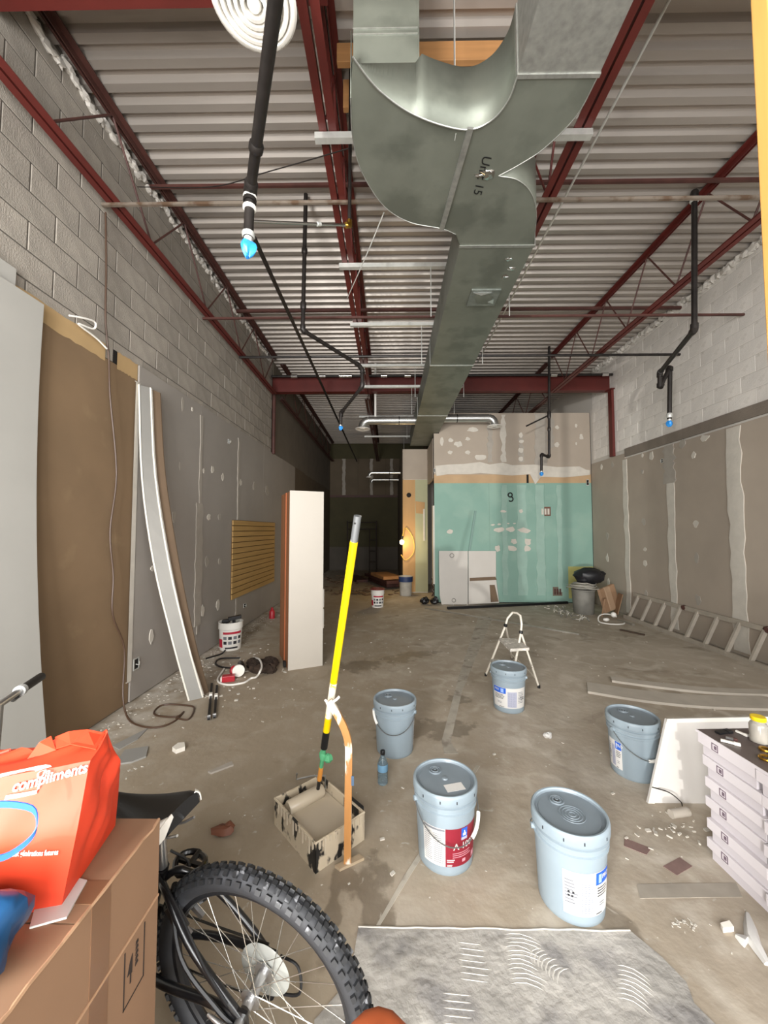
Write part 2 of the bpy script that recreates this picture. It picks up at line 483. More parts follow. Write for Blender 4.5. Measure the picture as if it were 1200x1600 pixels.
MB().bx(XL - 0.03, XL - 0.008, 7.66, 15.2, 3.0, 5.0).build('block_course', M('far block', '6f675c', 0.9, var=0.1, scale=3, pos=True), wl)
MB().cyl((XL + 0.02, 7.64, 3.1), (XL + 0.02, 7.64, 4.33), 0.035).build('wall_pipe', m_redbrown, wl)

def drywall(parent, x0, x1, ya, yb, za, zb, mat, n='drywall_sheet', gap=0.002):
    return MB().bx(x0, x1, ya + gap, yb - gap, za, zb).build(n, mat, parent)
TOPL = 3.13
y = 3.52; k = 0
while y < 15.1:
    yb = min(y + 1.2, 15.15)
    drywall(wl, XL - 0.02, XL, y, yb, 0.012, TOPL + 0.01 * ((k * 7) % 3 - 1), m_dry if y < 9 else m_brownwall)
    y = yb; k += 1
drywall(wl, XL - 0.03, XL - 0.012, 1.2, 3.515, 0.012, 3.0, m_kraft, 'brown_board')
def ragged(pts_top, pts_bot, parent, nrm, th, name, mat, jit=0.012):
    """strip between two polylines with ragged edges"""
    def jag(a, b_, n):
        return [Vector(a).lerp(Vector(b_), i / n) + Vector((0, 0, random.uniform(-jit, jit))) for i in range(n + 1)]
    n = 18
    t = jag(*pts_top, n); b2 = jag(*pts_bot, n)
    mb = MB(); nv = Vector(nrm)
    mb.grid([[q for q in t], [q for q in b2]])
    mb.grid([[q - nv * th for q in t], [q for q in t]]); mb.grid([[q for q in b2], [q - nv * th for q in b2]])
    return mb.build(name, mat, parent)
xk = XL - 0.011
ragged(((xk, 2.2, 3.12), (xk, 3.10, 3.12)), ((xk, 2.2, 2.98), (xk, 3.10, 2.98)), wl, (1, 0, 0), .012, 'paper_strip', m_tan, .006)
ragged(((xk, 3.24, 3.12), (xk, 3.51, 3.12)), ((xk, 3.24, 2.97), (xk, 3.51, 2.97)), wl, (1, 0, 0), .012, 'paper_strip', m_tan, .006)
MB().bx(XL - .03, XL - .016, 3.08, 3.26, 2.99, 3.12).build('wall_gap', m_dark, wl)
# ragged plaster bead along the edge of the near sheet
ragged(((XL + .004, 3.47, 2.95), (XL + .004, 3.53, 2.95)), ((XL + .004, 3.47, 0.2), (XL + .004, 3.53, 0.2)), wl, (1, 0, 0), .02, 'edge_bead', m_mud, .003)

_prn = random.Random(5)
_poff = [0.0]
def patch(parent, c, u, w, h, mat=None, nrm=None):
    """irregular daub of joint compound: c centre, u horizontal unit vector, sizes w x h"""
    u = Vector(u); n = nrm if nrm is not None else None
    pts = []; k = 11
    for i in range(k):
        a = 2 * math.pi * i / k; r = _prn.uniform(0.65, 1.1)
        pts.append(Vector(c) + u * (math.cos(a) * r * w / 2) + Vector((0, 0, math.sin(a) * r * h / 2)))
    _poff[0] += 0.00025
    return MB().slab([q + Vector(nrm) * (0.003 + _poff[0] % 0.009) for q in pts], nrm, 0.003 + _poff[0] % 0.009).build('compound_patch', mat or m_mud, parent)
for px, py, w, h in ((285, 632, .05, .15), (281, 728, .05, .1), (318, 735, .05, .07), (332, 734, .08, .11), (348, 745, .1, .12), (376, 754, .1, .1), (397, 760, .12, .16), (417, 767, .22, .2),
                     (271, 807, .08, .14), (326, 808, .1, .1), (343, 808, .1, .1), (323, 878, .1, .14), (343, 878, .1, .1), (236, 995, .07, .15), (316, 955, .1, .16), (340, 945, .1, .15), (238, 888, .06, .06),
                     (360, 690, .05, .05), (300, 640, .04, .06)):
    patch(wl, at_x(px, py, XL), (0, 1, 0), w, h, m_mudg if px % 2 else m_mud, (1, 0, 0))
def seam(parent, x, y, z0, z1, w, nrm, mat, u=(0, 1, 0), n=16, jit=.018):
    u = Vector(u); nv = Vector(nrm); _poff[0] += 0.0003; e = _poff[0] % 0.009
    L_, R_ = [], []
    for i in range(n + 1):
        z = z0 + (z1 - z0) * i / n; c = Vector((x, y, z)) + nv * (0.003 + e)
        L_.append(c - u * (w / 2 + _prn.uniform(-jit, jit))); R_.append(c + u * (w / 2 + _prn.uniform(-jit, jit)))
    pts = L_ + R_[::-1]
    return MB().grid([L_, R_]).grid([[q for q in L_], [q - nv * (.004 + e) for q in L_]]).grid([[q for q in R_], [q - nv * (.004 + e) for q in R_]]).build('compound_seam', mat, parent)
seam(wl, XL, 4.72, 0.3, 3.0, .05, (1, 0, 0), m_mudg, jit=.012)
seam(wl, XL, 4.72, 0.4, 1.9, .16, (1, 0, 0), m_mudg)
seam(wl, XL, 5.92, 0.2, .525, .06, (1, 0, 0), m_mudg, n=5)
seam(wl, XL, 5.92, 1.725, 3.0, .06, (1, 0, 0), m_mudg)
# electrical boxes in the left wall
def wall_box(parent, c, u, nrm, w, h, name='outlet_box'):
    u = Vector(u) * w / 2; z = Vector((0, 0, h / 2)); nv = Vector(nrm); c = Vector(c) + nv * 0.004
    o = MB().slab([c - u - z, c + u - z, c + u + z, c - u + z], nrm, .006).build(name, m_dark, parent)
    mb = MB()
    for s in (-1, 1):
        mb.obox(c + u * s + nv * .002, u * .12, z, nv * .004); mb.obox(c + z * s + nv * .002, u, z * .1, nv * .004)
    mb.tube([c - u * .3 + nv * .004, c + nv * .03 - z * .2, c + u * .5 + nv * .02 + z * .3], .004, 5)
    mb.build('box_rim', m_strut, o); return o
wall_box(wl, at_x(212, 1037, XL), (0, 1, 0), (1, 0, 0), .07, .10)
wall_box(wl, at_x(357, 690, XL), (0, 1, 0), (1, 0, 0), .05, .06)
wall_box(wl, at_x(382, 946, XL), (0, 1, 0), (1, 0, 0), .10, .06)

# crumbling mortar where the block meets the deck
mr = MB(); _r = random.Random(6)
for i in range(70):
    mr.blob((XL, 1.9 + i * .08, 4.93 + _r.uniform(-.03, .03)), .027, .06, .035, 7, .30, _r)
mr.build('mortar_bead', m_mortarw, wl)['kind'] = 'stuff'

# --- right wall
wr = struct(MB().bx(XR + 0.022, 4.75, -1.7, 15.4, 0, 5.09).build('wall_right', m_mortarw), 'white painted block wall above taped drywall')
blocks(wr, XR + 0.018, -1, 3.4, 8.3, 3.08, 5.0, m_blockw, joint=0.006)
ys = [2.4, 3.70, 4.92, 6.04, 7.17, 8.36]
for a, b_ in zip(ys[:-1], ys[1:]): drywall(wr, XR, XR + 0.02, a, b_, 0.012, 2.90 if a < 7 else 3.0, m_dryr)
MB().bx(XR - .012, XR + .01, 3.4, 7.16, 2.93, 3.08).build('bare_strip', M('bare grey concrete', '7d7368', 0.9, var=.1, scale=5, bump=.4, pos=True), wr)
for yy, w in ((4.92, .20), (6.04, .15), (7.17, .13)): seam(wr, XR, yy, .05, 2.88, w, (-1, 0, 0), m_mud, jit=.02)
seam(wr, XR, 6.04, 2.3, 2.9, .24, (-1, 0, 0), m_mudg, jit=.04)
for px, py, w, h in ((1018, 712, .1, .16), (1004, 712, .06, .08), (1067, 693, .12, .16), (1102, 684, .16, .1), (1084, 712, .09, .12), (1004, 737, .07, .1), (940, 730, .08, .12), (957, 727, .1, .14),
                     (1006, 815, .12, .16), (1008, 858, .1, .08), (1008, 880, .1, .12), (1087, 818, .12, .13), (1088, 873, .1, .17), (1091, 937, .12, .16), (949, 837, .1, .16), (949, 872, .1, .18), (951, 910, .1, .18), (1010, 927, .1, .12)):
    patch(wr, at_x(px, py, XR), (0, 1, 0), w, h, m_mudg if py % 2 else m_mud, (-1, 0, 0))
wall_box(wr, at_x(1035, 720, XR), (0, 1, 0), (-1, 0, 0), .05, .06)
# ragged mortar where the right wall meets the deck
mr = MB()
for i in range(46):
    yy = 3.6 + i * .1; mr.blob((XR - .01, yy, 4.97 + random.uniform(-.02, .02)), .05, .08, .05, 8, .3)
mr.build('mortar_bead', m_mortarw, wr)['kind'] = 'stuff'

# --- rear partition with green board
YT = 8.38
wt = struct(MB().bx(1.10, XR + .02, YT + .022, YT + .16, 0, 4.14).bx(0.985, 1.10, YT + .022, YT + .16, 0, 3.69).build('wall_rear', m_dark), 'rear partition of green moisture board under grey drywall')
X = [0.985, 2.18, 3.38, XR]
for a, b_ in zip(X[:-1], X[1:]):
    MB().bx(a + .001, b_ - .001, YT, YT + .02, 0.015, 2.59).build('green_board', m_teal, wt)
    (MB().bx(1.10, b_ - .001, YT, YT + .02, 2.78, 4.14).bx(a + .001, 1.10, YT, YT + .02, 2.78, 3.69) if a < 1 else MB().bx(a + .001, b_ - .001, YT, YT + .02, 2.78, 4.14)).build('drywall_sheet', m_dryr, wt)   # notched where the duct passes
MB().bx(0.985, 3.0, YT + .002, YT + .02, 2.59, 2.78).build('paper_strip', m_tano, wt)
MB().bx(3.05, XR, YT + .002, YT + .02, 2.59, 2.78).build('paper_strip', m_tano, wt)
def flatpoly(pts, mat, name, parent=wt, off=.003):
    q = [at_y(x, y, YT) + Vector((0, -off, 0)) for x, y in pts]
    return MB().slab(q, (0, -1, 0), off + .002).build(name, mat, parent)
band = [(680, 728), (700, 726), (725, 725), (750, 722), (765, 726), (785, 723), (800, 727), (835, 726), (870, 730), (905, 729), (915, 734), (921, 735)]
low = [(921, 742), (905, 744), (880, 746), (845, 745), (836, 757), (828, 741), (800, 743), (770, 741), (750, 739), (735, 741), (700, 741), (682, 744)]
flatpoly(band + low, m_mud, 'compound_band', off=.0135)
for x, y0_, y1_, w, mt in ((787, 648, 722, .10, m_mud), (814, 680, 722, .09, m_mudg), (846, 645, 740, .26, m_mudg), (862, 646, 700, .10, m_mudg), (766, 645, 722, .1, m_mudg)):
    a, b_ = at_y(x, y1_, YT), at_y(x, y0_, YT)
    seam(wt, a.x, YT, a.z, min(b_.z, 4.12), w, (0, -1, 0), mt, u=(1, 0, 0), jit=.03)
for x, y0_, y1_, w in ((790, 758, 930, .12), (817, 758, 930, .2), (846, 758, 930, .18), (876, 758, 925, .1)):
    a, b_ = at_y(x, y1_, YT), at_y(x, y0_, YT)
    seam(wt, a.x, YT, a.z, b_.z, w, (0, -1, 0), m_mudt, u=(1, 0, 0), jit=.02)
for px, py, w, h in ((780, 828, .28, .13), (798, 827, .22, .12), (819, 829, .3, .13), (803, 846, .17, .12), (824, 846, .17, .17), (777, 857, .14, .15), (800, 857, .24, .15), (824, 857, .16, .16), (703, 831, .14, .12),
                     (786, 799, .14, .06), (814, 799, .1, .1), (770, 820, .1, .04), (780, 819, .1, .04), (794, 818, .06, .03), (804, 818, .07, .03),
                     (704, 688, .12, .1), (731, 686, .12, .1), (703, 707, .12, .1), (731, 707, .12, .1), (716, 694, .2, .14), (870, 695, .12, .12), (908, 683, .1, .14), (870, 668, .1, .1), (900, 665, .06, .1), (900, 693, .05, .08),
                     (814, 680, .1, .12), (814, 690, .12, .1), (814, 704, .12, .14), (814, 717, .12, .1), (690, 690, .1, .2), (750, 715, .3, .16), (740, 672, .3, .12)):
    patch(wt, at_y(px, py, YT - .004), (1, 0, 0), w, h, m_mud, (0, -1, 0))
MB().bx(.955, .99, YT - .01, YT + .16, 0.4, 2.1).build('corner_bead', m_white, wt)
b_ = at_y(797, 777, YT)
mb = MB(); mb.tube(arc(b_ + Vector((0, -.01, .05)), .045, 0, 2 * math.pi, 12), .014, 6); mb.tube(arc(b_ + Vector((.01, -.01, -.04)), .05, -2.4, 2.0, 10), .014, 6)
mb.build('cable_end', m_blackm, wt)
m_box = M('brown outlet recess', '6a4a3c', 0.7, var=.3, scale=30)
def outlet(px, py, w, h, m):
    c = at_y(px, py, YT) + Vector((0, -.006, 0))
    o = MB().bx(c.x - w / 2, c.x + w / 2, YT - .006, YT, c.z - h / 2, c.z + h / 2).build('outlet_recess', m, wt)
    mb = MB()
    for s in (-.28, 0, .28): mb.bx(c.x + s * w - w * .09, c.x + s * w + w * .09, YT - .012, YT - .005, c.z - h * .35, c.z + h * .3)
    mb.build('wire_end', m_mud if m is m_box else m_redbrown, o)
outlet(852, 799, .23, .20, m_box)
outlet(871, 924, .20, .19, M('taupe outlet cover', '6d6255', .7))
MB().bx(3.86, XR - .001, YT - .004, YT, 0.1, .78).build('yellow_board', M('yellow-green board', 'b3b06c', .8, var=.06, scale=4), wt)
wall_box(wt, at_y(918, 754, YT - .012), (1, 0, 0), (0, -1, 0), .05, .12)
wall_box(wt, at_y(679, 735, YT), (1, 0, 0), (0, -1, 0), .03, .08)

# --- corridor partition, header, rear wall
wc = struct(MB().bx(.36, .97, 9.72, 15.2, 0, 3.62).build('wall_corridor', m_white), 'end of a partition clad in plywood and drywall')
MB().bx(.345, .66, 9.70, 9.72, 0.02, 2.84).build('plywood_panel', m_ply, wc)
MB().bx(.66, .972, 9.70, 9.72, 0.02, 2.84).build('drywall_panel', m_greenish, wc)
MB().bx(.345, .972, 9.70, 9.72, 2.85, 3.62).build('drywall_panel', m_dryr, wc)
MB().bx(.345, .36, 9.72, 15.2, 0.02, 3.62).build('side_panel', m_brownwall, wc)
a = at_y(665, 792, 9.69)
MB().slab([at_y(649, 783, 9.69), at_y(664, 785, 9.69), at_y(663, 803, 9.69), at_y(650, 802, 9.69)], (0, -1, 0), .012).build('plywood_scrap', m_ply, wc)
MB().bx(.86, .90, 9.685, 9.70, 1.3, 2.1).build('compound_streak', m_mud, wc)
MB().cyl((.50, 9.70, 2.45), (.50, 9.685, 2.45), .06).build('knot_hole', m_dark, wc)
wh = struct(MB().bx(.975, 1.02, YT + .16, 9.70, 2.72, 3.62).build('wall_header', m_dryr), 'drywall header over the doorway')
ws = struct(MB().bx(.972, XR, 11.2, 11.3, 0, 3.62).build('wall_storeroom', m_white), 'pale wall of the store room')
MB().bx(.98, 2.2, 11.15, 11.2, 1.55, 1.62).build('shelf_rail', m_white, ws)
wb = struct(MB().bx(-2.7, 4.8, YB, YB + .2, 0, 5.09).build('wall_back', m_olive), 'olive painted back wall with bare drywall above')
xx = XL
for i in range(5):
    MB().bx(xx + .004, xx + .55, YB - .02, YB, 2.95, 4.4).build('drywall_sheet', m_brownwall, wb); xx += .555
for xs in (-1.8, -.7, .1): seam(wb, xs, YB - .02, 2.95, 4.4, .12, (0, -1, 0), m_mudg, u=(1, 0, 0), jit=.02)
MB().bx(XL, .34, YB - .03, YB, 0, .9).build('lower_board', M('pale lower panel', '565048', .8, var=.1, scale=2, pos=True), wb)
MB().bx(XL, .34, YB - .05, YB, 2.86, 2.95).build('ledge', m_redbrown, wb)

# --- shop front behind the photographer: piers, header, glazed bays
wf = MB()
for a, b_ in ((-2.7, -1.9), (-.72, -.6), (.65, 1.0), (4.1, 4.8)): wf.bx(a, b_, -1.62, -1.5, 0, 3.5)
wf.bx(-2.7, 4.8, -1.62, -1.5, 3.5, 5.09); wf.bx(1.0, 4.1, -1.62, -1.5, 0, .8)
wf = struct(wf.build('wall_front', M('dark shopfront metal', '5c5a57', .5, pos=True)), 'shop front of metal piers')
for i, (a, b_, z0) in enumerate(((-1.9, -.72, 0), (-.6, .65, 0), (1.0, 4.1, .8))):
    fr = MB()
    fr.bx(a, a + .04, -1.59, -1.53, z0, 3.5).bx(b_ - .04, b_, -1.59, -1.53, z0, 3.5).bx(a + .04, b_ - .04, -1.59, -1.53, z0, z0 + .06).bx(a + .04, b_ - .04, -1.59, -1.53, 2.66, 2.84).bx(a + .04, b_ - .04, -1.59, -1.53, 3.44, 3.5)
    o = struct(fr.build('window_%d' % (i + 1), M('mullion', '4a4846', .5)), 'glazed shop front bay')
    MB().bx(a + .04, b_ - .04, -1.565, -1.557, z0 + .06, 2.66).build('pane', m_glass, o)
    MB().bx(a + .04, b_ - .04, -1.565, -1.557, 2.84, 3.44).build('pane', m_glass, o)

# --- roof: slab with fluted deck sheets under it
ce = struct(MB().bx(-2.7, 4.8, -1.7, 15.4, 5.09, 5.2).build('ceiling', m_dark), 'roof carrying fluted steel deck')
def deck_sheet(y0, n=6, per=.15):
    prof = []
    for i in range(n):
        b0 = y0 + i * per
        prof += [(b0, 5.045), (b0 + .05, 5.045), (b0 + .07, DECK), (b0 + .128, DECK), (b0 + per, 5.045)]
    prof.append((y0 + n * per + .008, 5.045))
    mb = MB()
    mb.grid([[(-2.6, yy, zz) for yy, zz in prof], [(4.7, yy, zz) for yy, zz in prof]])
    mb.f = [f[::-1] for f in mb.f]
    return mb
src = None
for i in range(19):
    y0 = -1.65 + i * .9
    if src is None:
        src = deck_sheet(0).build('deck_sheet', m_deck, ce, local=True); src.location = W[ce].inverted() @ Vector((0, y0, 0)); md = src.modifiers.new('s', 'SOLIDIFY'); md.thickness = .002
    else:
        c = src.copy(); COL.objects.link(c); c.parent = ce; c.location = W[ce].inverted() @ Vector((0, y0, 0))

# ------------------------------------------------------------------ steel overhead
def bar_joist(x, y0, y1, zb, zt, label, mat_t, mat_b, mat_w, web0=None, panel=.62):
    t = thing('bar_joist', label, 'joist', (x, (y0 + y1) / 2, zb), group='open web roof joists')
    for nm, z, up, mt in (('bottom_chord', zb, 1, mat_b), ('top_chord', zt, -1, mat_t)):
        mb = MB()
        for s in (-1, 1):
            a, b_ = (x + .008, x + .058) if s > 0 else (x - .058, x - .008)
            mb.bx(a, b_, y0, y1, z - .003, z + .003)
            xi = x + s * .011
            mb.bx(xi - .003, xi + .003, y0, y1, min(z, z + up * .052), max(z, z + up * .052))
        mb.build(nm, mt, t)
    yy = web0 if web0 is not None else y0 + .1; k = 0
    while yy + panel / 2 < y1:
        za, zc = (zb + .03, zt - .03) if k % 2 == 0 else (zt - .03, zb + .03)
        MB().cyl((x, yy, za), (x, yy + panel / 2, zc), .0095, n=7).build('web_rod', mat_w, t, smooth=True)
        yy += panel / 2; k += 1
    return t
JB, JT = 4.25, 4.985
bar_joist(-2.255, 1.75, 7.45, JB, JT, 'dark red roof joist running tight along the grey block wall', m_redbrown, m_red, m_redbrown, 2.4, 1.1)
bar_joist(-.41, 1.3, 7.45, JB, JT, 'red roof joist beside the curved duct, over the blue-capped pipe', m_red, m_red, m_red, 2.4)
bar_joist(1.29, 1.3, 7.45, JB, JT, 'red roof joist between the duct and the white wall side', m_red, m_red, m_red, 2.4)
bar_joist(3.20, 1.3, 7.45, JB, JT, 'red roof joist nearest the white painted block wall', m_red, m_red, m_redbrown, 2.4, .9)
for i, x in enumerate((-2.2, -.44, 1.30, 3.25)):
    bar_joist(x, 7.75, 14.9, JB, JT, ('dark roof joist beyond the cross beam by the grey block wall', 'dark roof joist beyond the cross beam over the corridor', 'dark roof joist beyond the cross beam over the duct end', 'dark roof joist beyond the cross beam above the green board')[i], m_redbrown, m_redbrown, m_redbrown, 7.9, 1.2)
def i_beam(x0, x1, y, z0, z1, w, name, label):
    mb = MB().bx(x0, x1, y - w / 2, y + w / 2, z0, z0 + .018).bx(x0, x1, y - w / 2, y + w / 2, z1 - .018, z1).bx(x0, x1, y - .008, y + .008, z0 + .018, z1 - .018)
    return tag(mb.build(name, m_red, None), label, 'beam')
t = thing('steel_beam', 'deep red steel beam crossing the shop from wall to wall', 'beam', (1.0, 7.6, 4.33))
MB().bx(XL, XR, 7.53, 7.67, 4.33, 4.35).build('flange', m_red, t)
MB().bx(XL, XR, 7.53, 7.67, 4.63, 4.65).build('flange', m_red, t)
MB().bx(XL, XR, 7.592, 7.608, 4.35, 4.63).build('web', m_red, t)
for bx0, bx1, lab in ((XL, -.36, 'red steel beam near the shop front between the block wall and the duct'), (1.24, XR, 'red steel beam near the shop front between the duct and the white wall')):
    t = thing('steel_beam', lab, 'beam', ((bx0 + bx1) / 2, 2.04, 4.66))
    MB().bx(bx0, bx1, 1.96, 2.12, 4.66, 4.68).build('flange', m_red, t)
    MB().bx(bx0, bx1, 2.032, 2.048, 4.68, 4.86).build('web', m_red, t)
    MB().bx(bx0, bx1, 1.96, 2.12, 4.86, 4.88).build('flange', m_red, t)
t = thing('steel_column', 'red steel column half sunk in the white block wall', 'column', (XR - .02, 7.5, 0))
MB().bx(XR - .06, XR - .012, 7.44, 7.56, 3.0, 4.33).build('shaft', m_red, t)
MB().bx(XR - .09, XR - .012, 7.40, 7.60, 4.31, 4.33).build('cap_plate', m_red, t)

def rod(name, label, cat, p0, p1, r, mat, group=None, n=8):
    return tag(MB().cyl(p0, p1, r, n=n).build(name, mat, None, smooth=True), label, cat, group)
def angle(name, label, p0, p1, w, mat, group=None):
    mb = MB().beam(p0, p1, w, .005); p0 = Vector(p0); p1 = Vector(p1); mb.beam(p0 + Vector((0, -w / 2, w / 2)), p1 + Vector((0, -w / 2, w / 2)), .005, w)
    return tag(mb.build(name, mat, None), label, 'bridging', group)
YBR1 = at_z(600, 317, 4.225).y; YBR2 = at_z(600, 291, 4.90).y; YBR3 = at_z(600, 497, 4.225).y
angle('joist_bridging', 'thin rusty bridging angle across the joists near the blue-capped pipe', (XL, YBR1, 4.225), (XR, YBR1, 4.225), .02, M('rust-stained galvanised', '8a7f73', .5, metal=.4, col2='6b5645', lo=.5, hi=.6, cscale=6, pos=True))
angle('joist_bridging', 'brown bridging angle under the deck near the blue-capped pipe', (XL, YBR2, 4.9072), (XR, YBR2, 4.9072), .026, m_redbrown)
angle('joist_bridging', 'red-brown bridging angle running into the white block wall', (XL, YBR3, 4.225), (XR, YBR3, 4.225), .022, m_redbrown)
angle('joist_bridging', 'dark bridging angle under the deck above the sprinkler drops', (XL, 5.7, 4.8983), (XR, 5.7, 4.8983), .035, m_redbrown)
rod('conduit', 'black pipe spanning wall to wall in front of the red cross beam', 'pipe', (-2.30, 5.75, 4.22), (XR, 5.75, 4.22), .02, m_black)
t = thing('conduit', 'dark conduit with bright couplings strapped along the red cross beam', 'pipe', (1, 7.35, 4.55))
MB().cyl((-2.3, 7.35, 4.57), (4.32, 7.35, 4.57), .024).build('pipe', m_black, t, smooth=True)
for px in (410, 460, 504, 535, 545, 600, 637, 865, 945, 1020):
    c = at_y(px, 581, 7.35)
    MB().cyl((c.x - .06, 7.35, 4.57), (c.x + .06, 7.35, 4.57), .038).build('coupling', m_chrome, t, smooth=True)
# duct hangers
for y_, lab in ((2.475, 'galvanised strut under the joists beside the big duct elbow'), (3.745, 'galvanised strut under the joists over the duct access panel'), (4.85, 'galvanised strut carrying the long straight duct'),
                (6.09, 'galvanised strut carrying the duct just before the red cross beam'), (7.0, 'galvanised strut hung under the red cross beam'), (8.9, 'galvanised strut behind the round branch duct with the white ring'), (10.8, 'galvanised strut over the dark corridor floor')):
    z = 4.222
    t = thing('duct_strut', lab, 'strut', (.4, y_, z), group='galvanised struts carrying the duct')
    x0, x1 = (-.50, 1.36) if y_ < 8 else (-.7, .9)
    MB().bx(x0, x1, y_ - .022, y_ + .022, z - .022, z - .018).bx(x0, x1, y_ - .022, y_ - .018, z - .018, z + .022).bx(x0, x1, y_ + .018, y_ + .022, z - .018, z + .022).build('channel', m_strut, t)
    for xr in (.42, 1.2) if y_ > 3 else ():
        MB().cyl((xr, y_, 3.7), (xr, y_, z - .02), .005, n=6).build('drop_rod', m_strut, t)

_a = at_z(940, 200, 4.886)
rod('conduit', 'thin grey conduit running under the deck right of the duct', 'pipe', (_a.x, 2.2, 4.886), (_a.x, 7.5, 4.886), .011, m_strut)
# ------------------------------------------------------------------ the big duct
HD, HT = 3.70, 4.05
t = thing('sheet_metal_duct', 'large galvanised rectangular duct with twin curved elbows under the roof', 'duct', (.8, 6.0, HD))
def onb(pts): return [at_z(x, y, HD) for x, y in pts]
# straight run
def box_duct(x0, x1, y0, y1, name, mat, z0=HD, z1=HT):
    return MB().bx(x0, x1, y0, y1, z0, z1).build(name, mat, t)
box_duct(.535, 1.09, 2.80, 4.9, 'duct_section', m_galv)
box_duct(.535, 1.09, 4.903, 7.1, 'duct_section', m_galv)
box_duct(.535, 1.09, 7.103, 9.69, 'duct_section', m_galv)
for yy in (2.80, 4.90, 7.10):
    MB().bx(.529, 1.096, yy - .012, yy + .012, HD - .006, HT + .006).build('flange_seam', m_galvs, t)
# elbow hood: outer arc and inner arc in plan, plus a riser to the roof
outer = catmull(onb([(548, 152), (551, 215), (566, 270), (600, 322), (640, 347), (690, 357), (712, 366)]), 5)
inner = catmull(onb([(551, 88), (575, 121), (600, 147), (640, 175), (690, 195), (735, 202), (770, 186), (795, 155), (808, 120)]), 5)
rout = catmull(onb([(936, 116), (900, 182), (850, 232), (812, 257), (779, 275)]), 5)
lobe = catmull(onb([(779, 275), (808, 281), (829, 300), (838, 332), (835, 372)]), 5)
start = Vector((.535, 2.8, HD)); end = Vector((1.09, 2.8, HD))
loop = outer + [start, end] + lobe[::-1] + rout[::-1][1:]
loop += inner[::-1]
def wall_strip(pts, z0, z1, name, mat):
    return MB().grid([[(p.x, p.y, z0) for p in pts], [(p.x, p.y, z1) for p in pts]]).build(name, mat, t, smooth=True, solid=.004)
mb = MB(); mb.prism([(p.x, p.y) for p in loop], HD, HD + .004); mb.build('elbow_bottom', m_galv, t)
YR = 1.93
intop = [Vector((p.x / p.y * max(p.y, YR), max(p.y, YR), HT)) if p.x / p.y < .09 else Vector((p.x, p.y, HT)) for p in inner]
loop_t = outer[2:] + [start, end] + lobe[::-1] + rout[::-1][1:] + intop[::-1]
mb = MB(); mb.prism([(p.x, p.y) for p in loop_t], HT - .004, HT); mb.build('elbow_top', m_galv, t)
wall_strip(outer + [start], HD, HT, 'elbow_heel', m_galv)
wall_strip(lobe + [end], HD, HT, 'elbow_heel', m_galv)
wall_strip(rout, HD, HT, 'elbow_heel', m_galv)
MB().grid([inner, intop]).build('elbow_throat', m_galv, t, smooth=True, solid=.004)
MB().tube([p + Vector((0, 0, -.002)) for p in inner], .0045, 6).build('lock_seam', m_galvs, t, smooth=True)
MB().tube([p + Vector((0, 0, -.001)) for p in outer], .003, 6).build('lock_seam', m_galvs, t, smooth=True)
MB().tube([p for p in rout], .003, 6).build('lock_seam', m_galvs, t, smooth=True)
MB().tube([p for p in lobe], .003, 6).build('lock_seam', m_galvs, t, smooth=True)
# riser to the roof on the left of the throat
ri = [p for p in inner if (p.x / p.y) < .09]
rl = [outer[0] + Vector((0, .02, 0)), Vector((-.16, 2.25, 0)), Vector((.17, 2.25, 0))]
poly = [(p.x, p.y) for p in ri] + [(ri[-1].x, 2.25), (-.165, 2.25), (outer[0].x, outer[0].y)]
MB().bx(-.190, .158, YR, 2.25, HT - .004, 4.99).build('riser', m_galv, t)
for px_, py_ in ((548, 46), (548, 55)):
    z_ = at_y(px_, py_, YR).z; MB().bx(-.193, .161, YR - .005, YR, z_ - .003, z_ + .003).build('riser_seam', m_galvs, t)
MB().bx(.154, .162, YR - .006, YR, HT, 4.99).build('riser_seam', m_galv, t)
# leg that runs back over the photographer
MB().bx(.605, .985, .2, 1.715, HD, HT).build('duct_section', m_galvs, t)
MB().bx(0.60, .99, 1.706, 1.724, HD - .005, HT + .005).build('flange_seam', m_galvs, t)
# seam bar and strap
a, b_ = at_z(735, 200, HD - .008), at_z(690, 358, HD - .008)
MB().beam(a, b_, .032, .014).build('seam_bar', m_galvs, t)
MB().beam((.36, 1.99, 4.99), (.36, 1.99, HD - .005), .035, .003, up=(1, 0, 0)).build('hanger_strap', m_strut, t)
# access panel
pc = at_z(755, 464, HD)
p1 = MB().bx(pc.x - .13, pc.x + .13, pc.y - .12, pc.y + .12, HD - .014, HD).build('access_panel', M('tape smeared sheet', '7c817b', .45, metal=.6, var=.2, scale=14, pos=True), t)
MB().slab([(pc.x - .09, pc.y - .03, HD - .016), (pc.x - .05, pc.y + .07, HD - .016), (pc.x + .06, pc.y + .09, HD - .016), (pc.x + .09, pc.y - .02, HD - .016), (pc.x + .03, pc.y - .07, HD - .016), (pc.x - .06, pc.y - .08, HD - .016)], (0, 0, -1), .004).build('panel_door', m_galv, p1)
MB().slab([(pc.x + .05, pc.y + .05, HD - .019), (pc.x + .11, pc.y + .08, HD - .019), (pc.x + .10, pc.y + .0, HD - .019)], (0, 0, -1), .004).build('foil_tape', m_chrome, p1)
MB().slab([(pc.x - .11, pc.y - .09, HD - .019), (pc.x - .03, pc.y - .05, HD - .019), (pc.x + .06, pc.y - .09, HD - .019)], (0, 0, -1), .004).build('foil_tape', m_chrome, p1)
for x, y in ((795, 405), (800, 420), (790, 432)):
    c = at_z(x, y, HD - .002); MB().blob(c, .03, .02, .004, 8, .4).build('foil_tape', m_chrome, t)
c = at_z(762, 272, HD - .003)
mb = MB(); mb.blob(c, .035, .03, .006, 9, .5); mb.blob(c + Vector((-.05, .01, 0)), .03, .012, .004, 8, .5); mb.build('foil_tape', m_chrome, t)
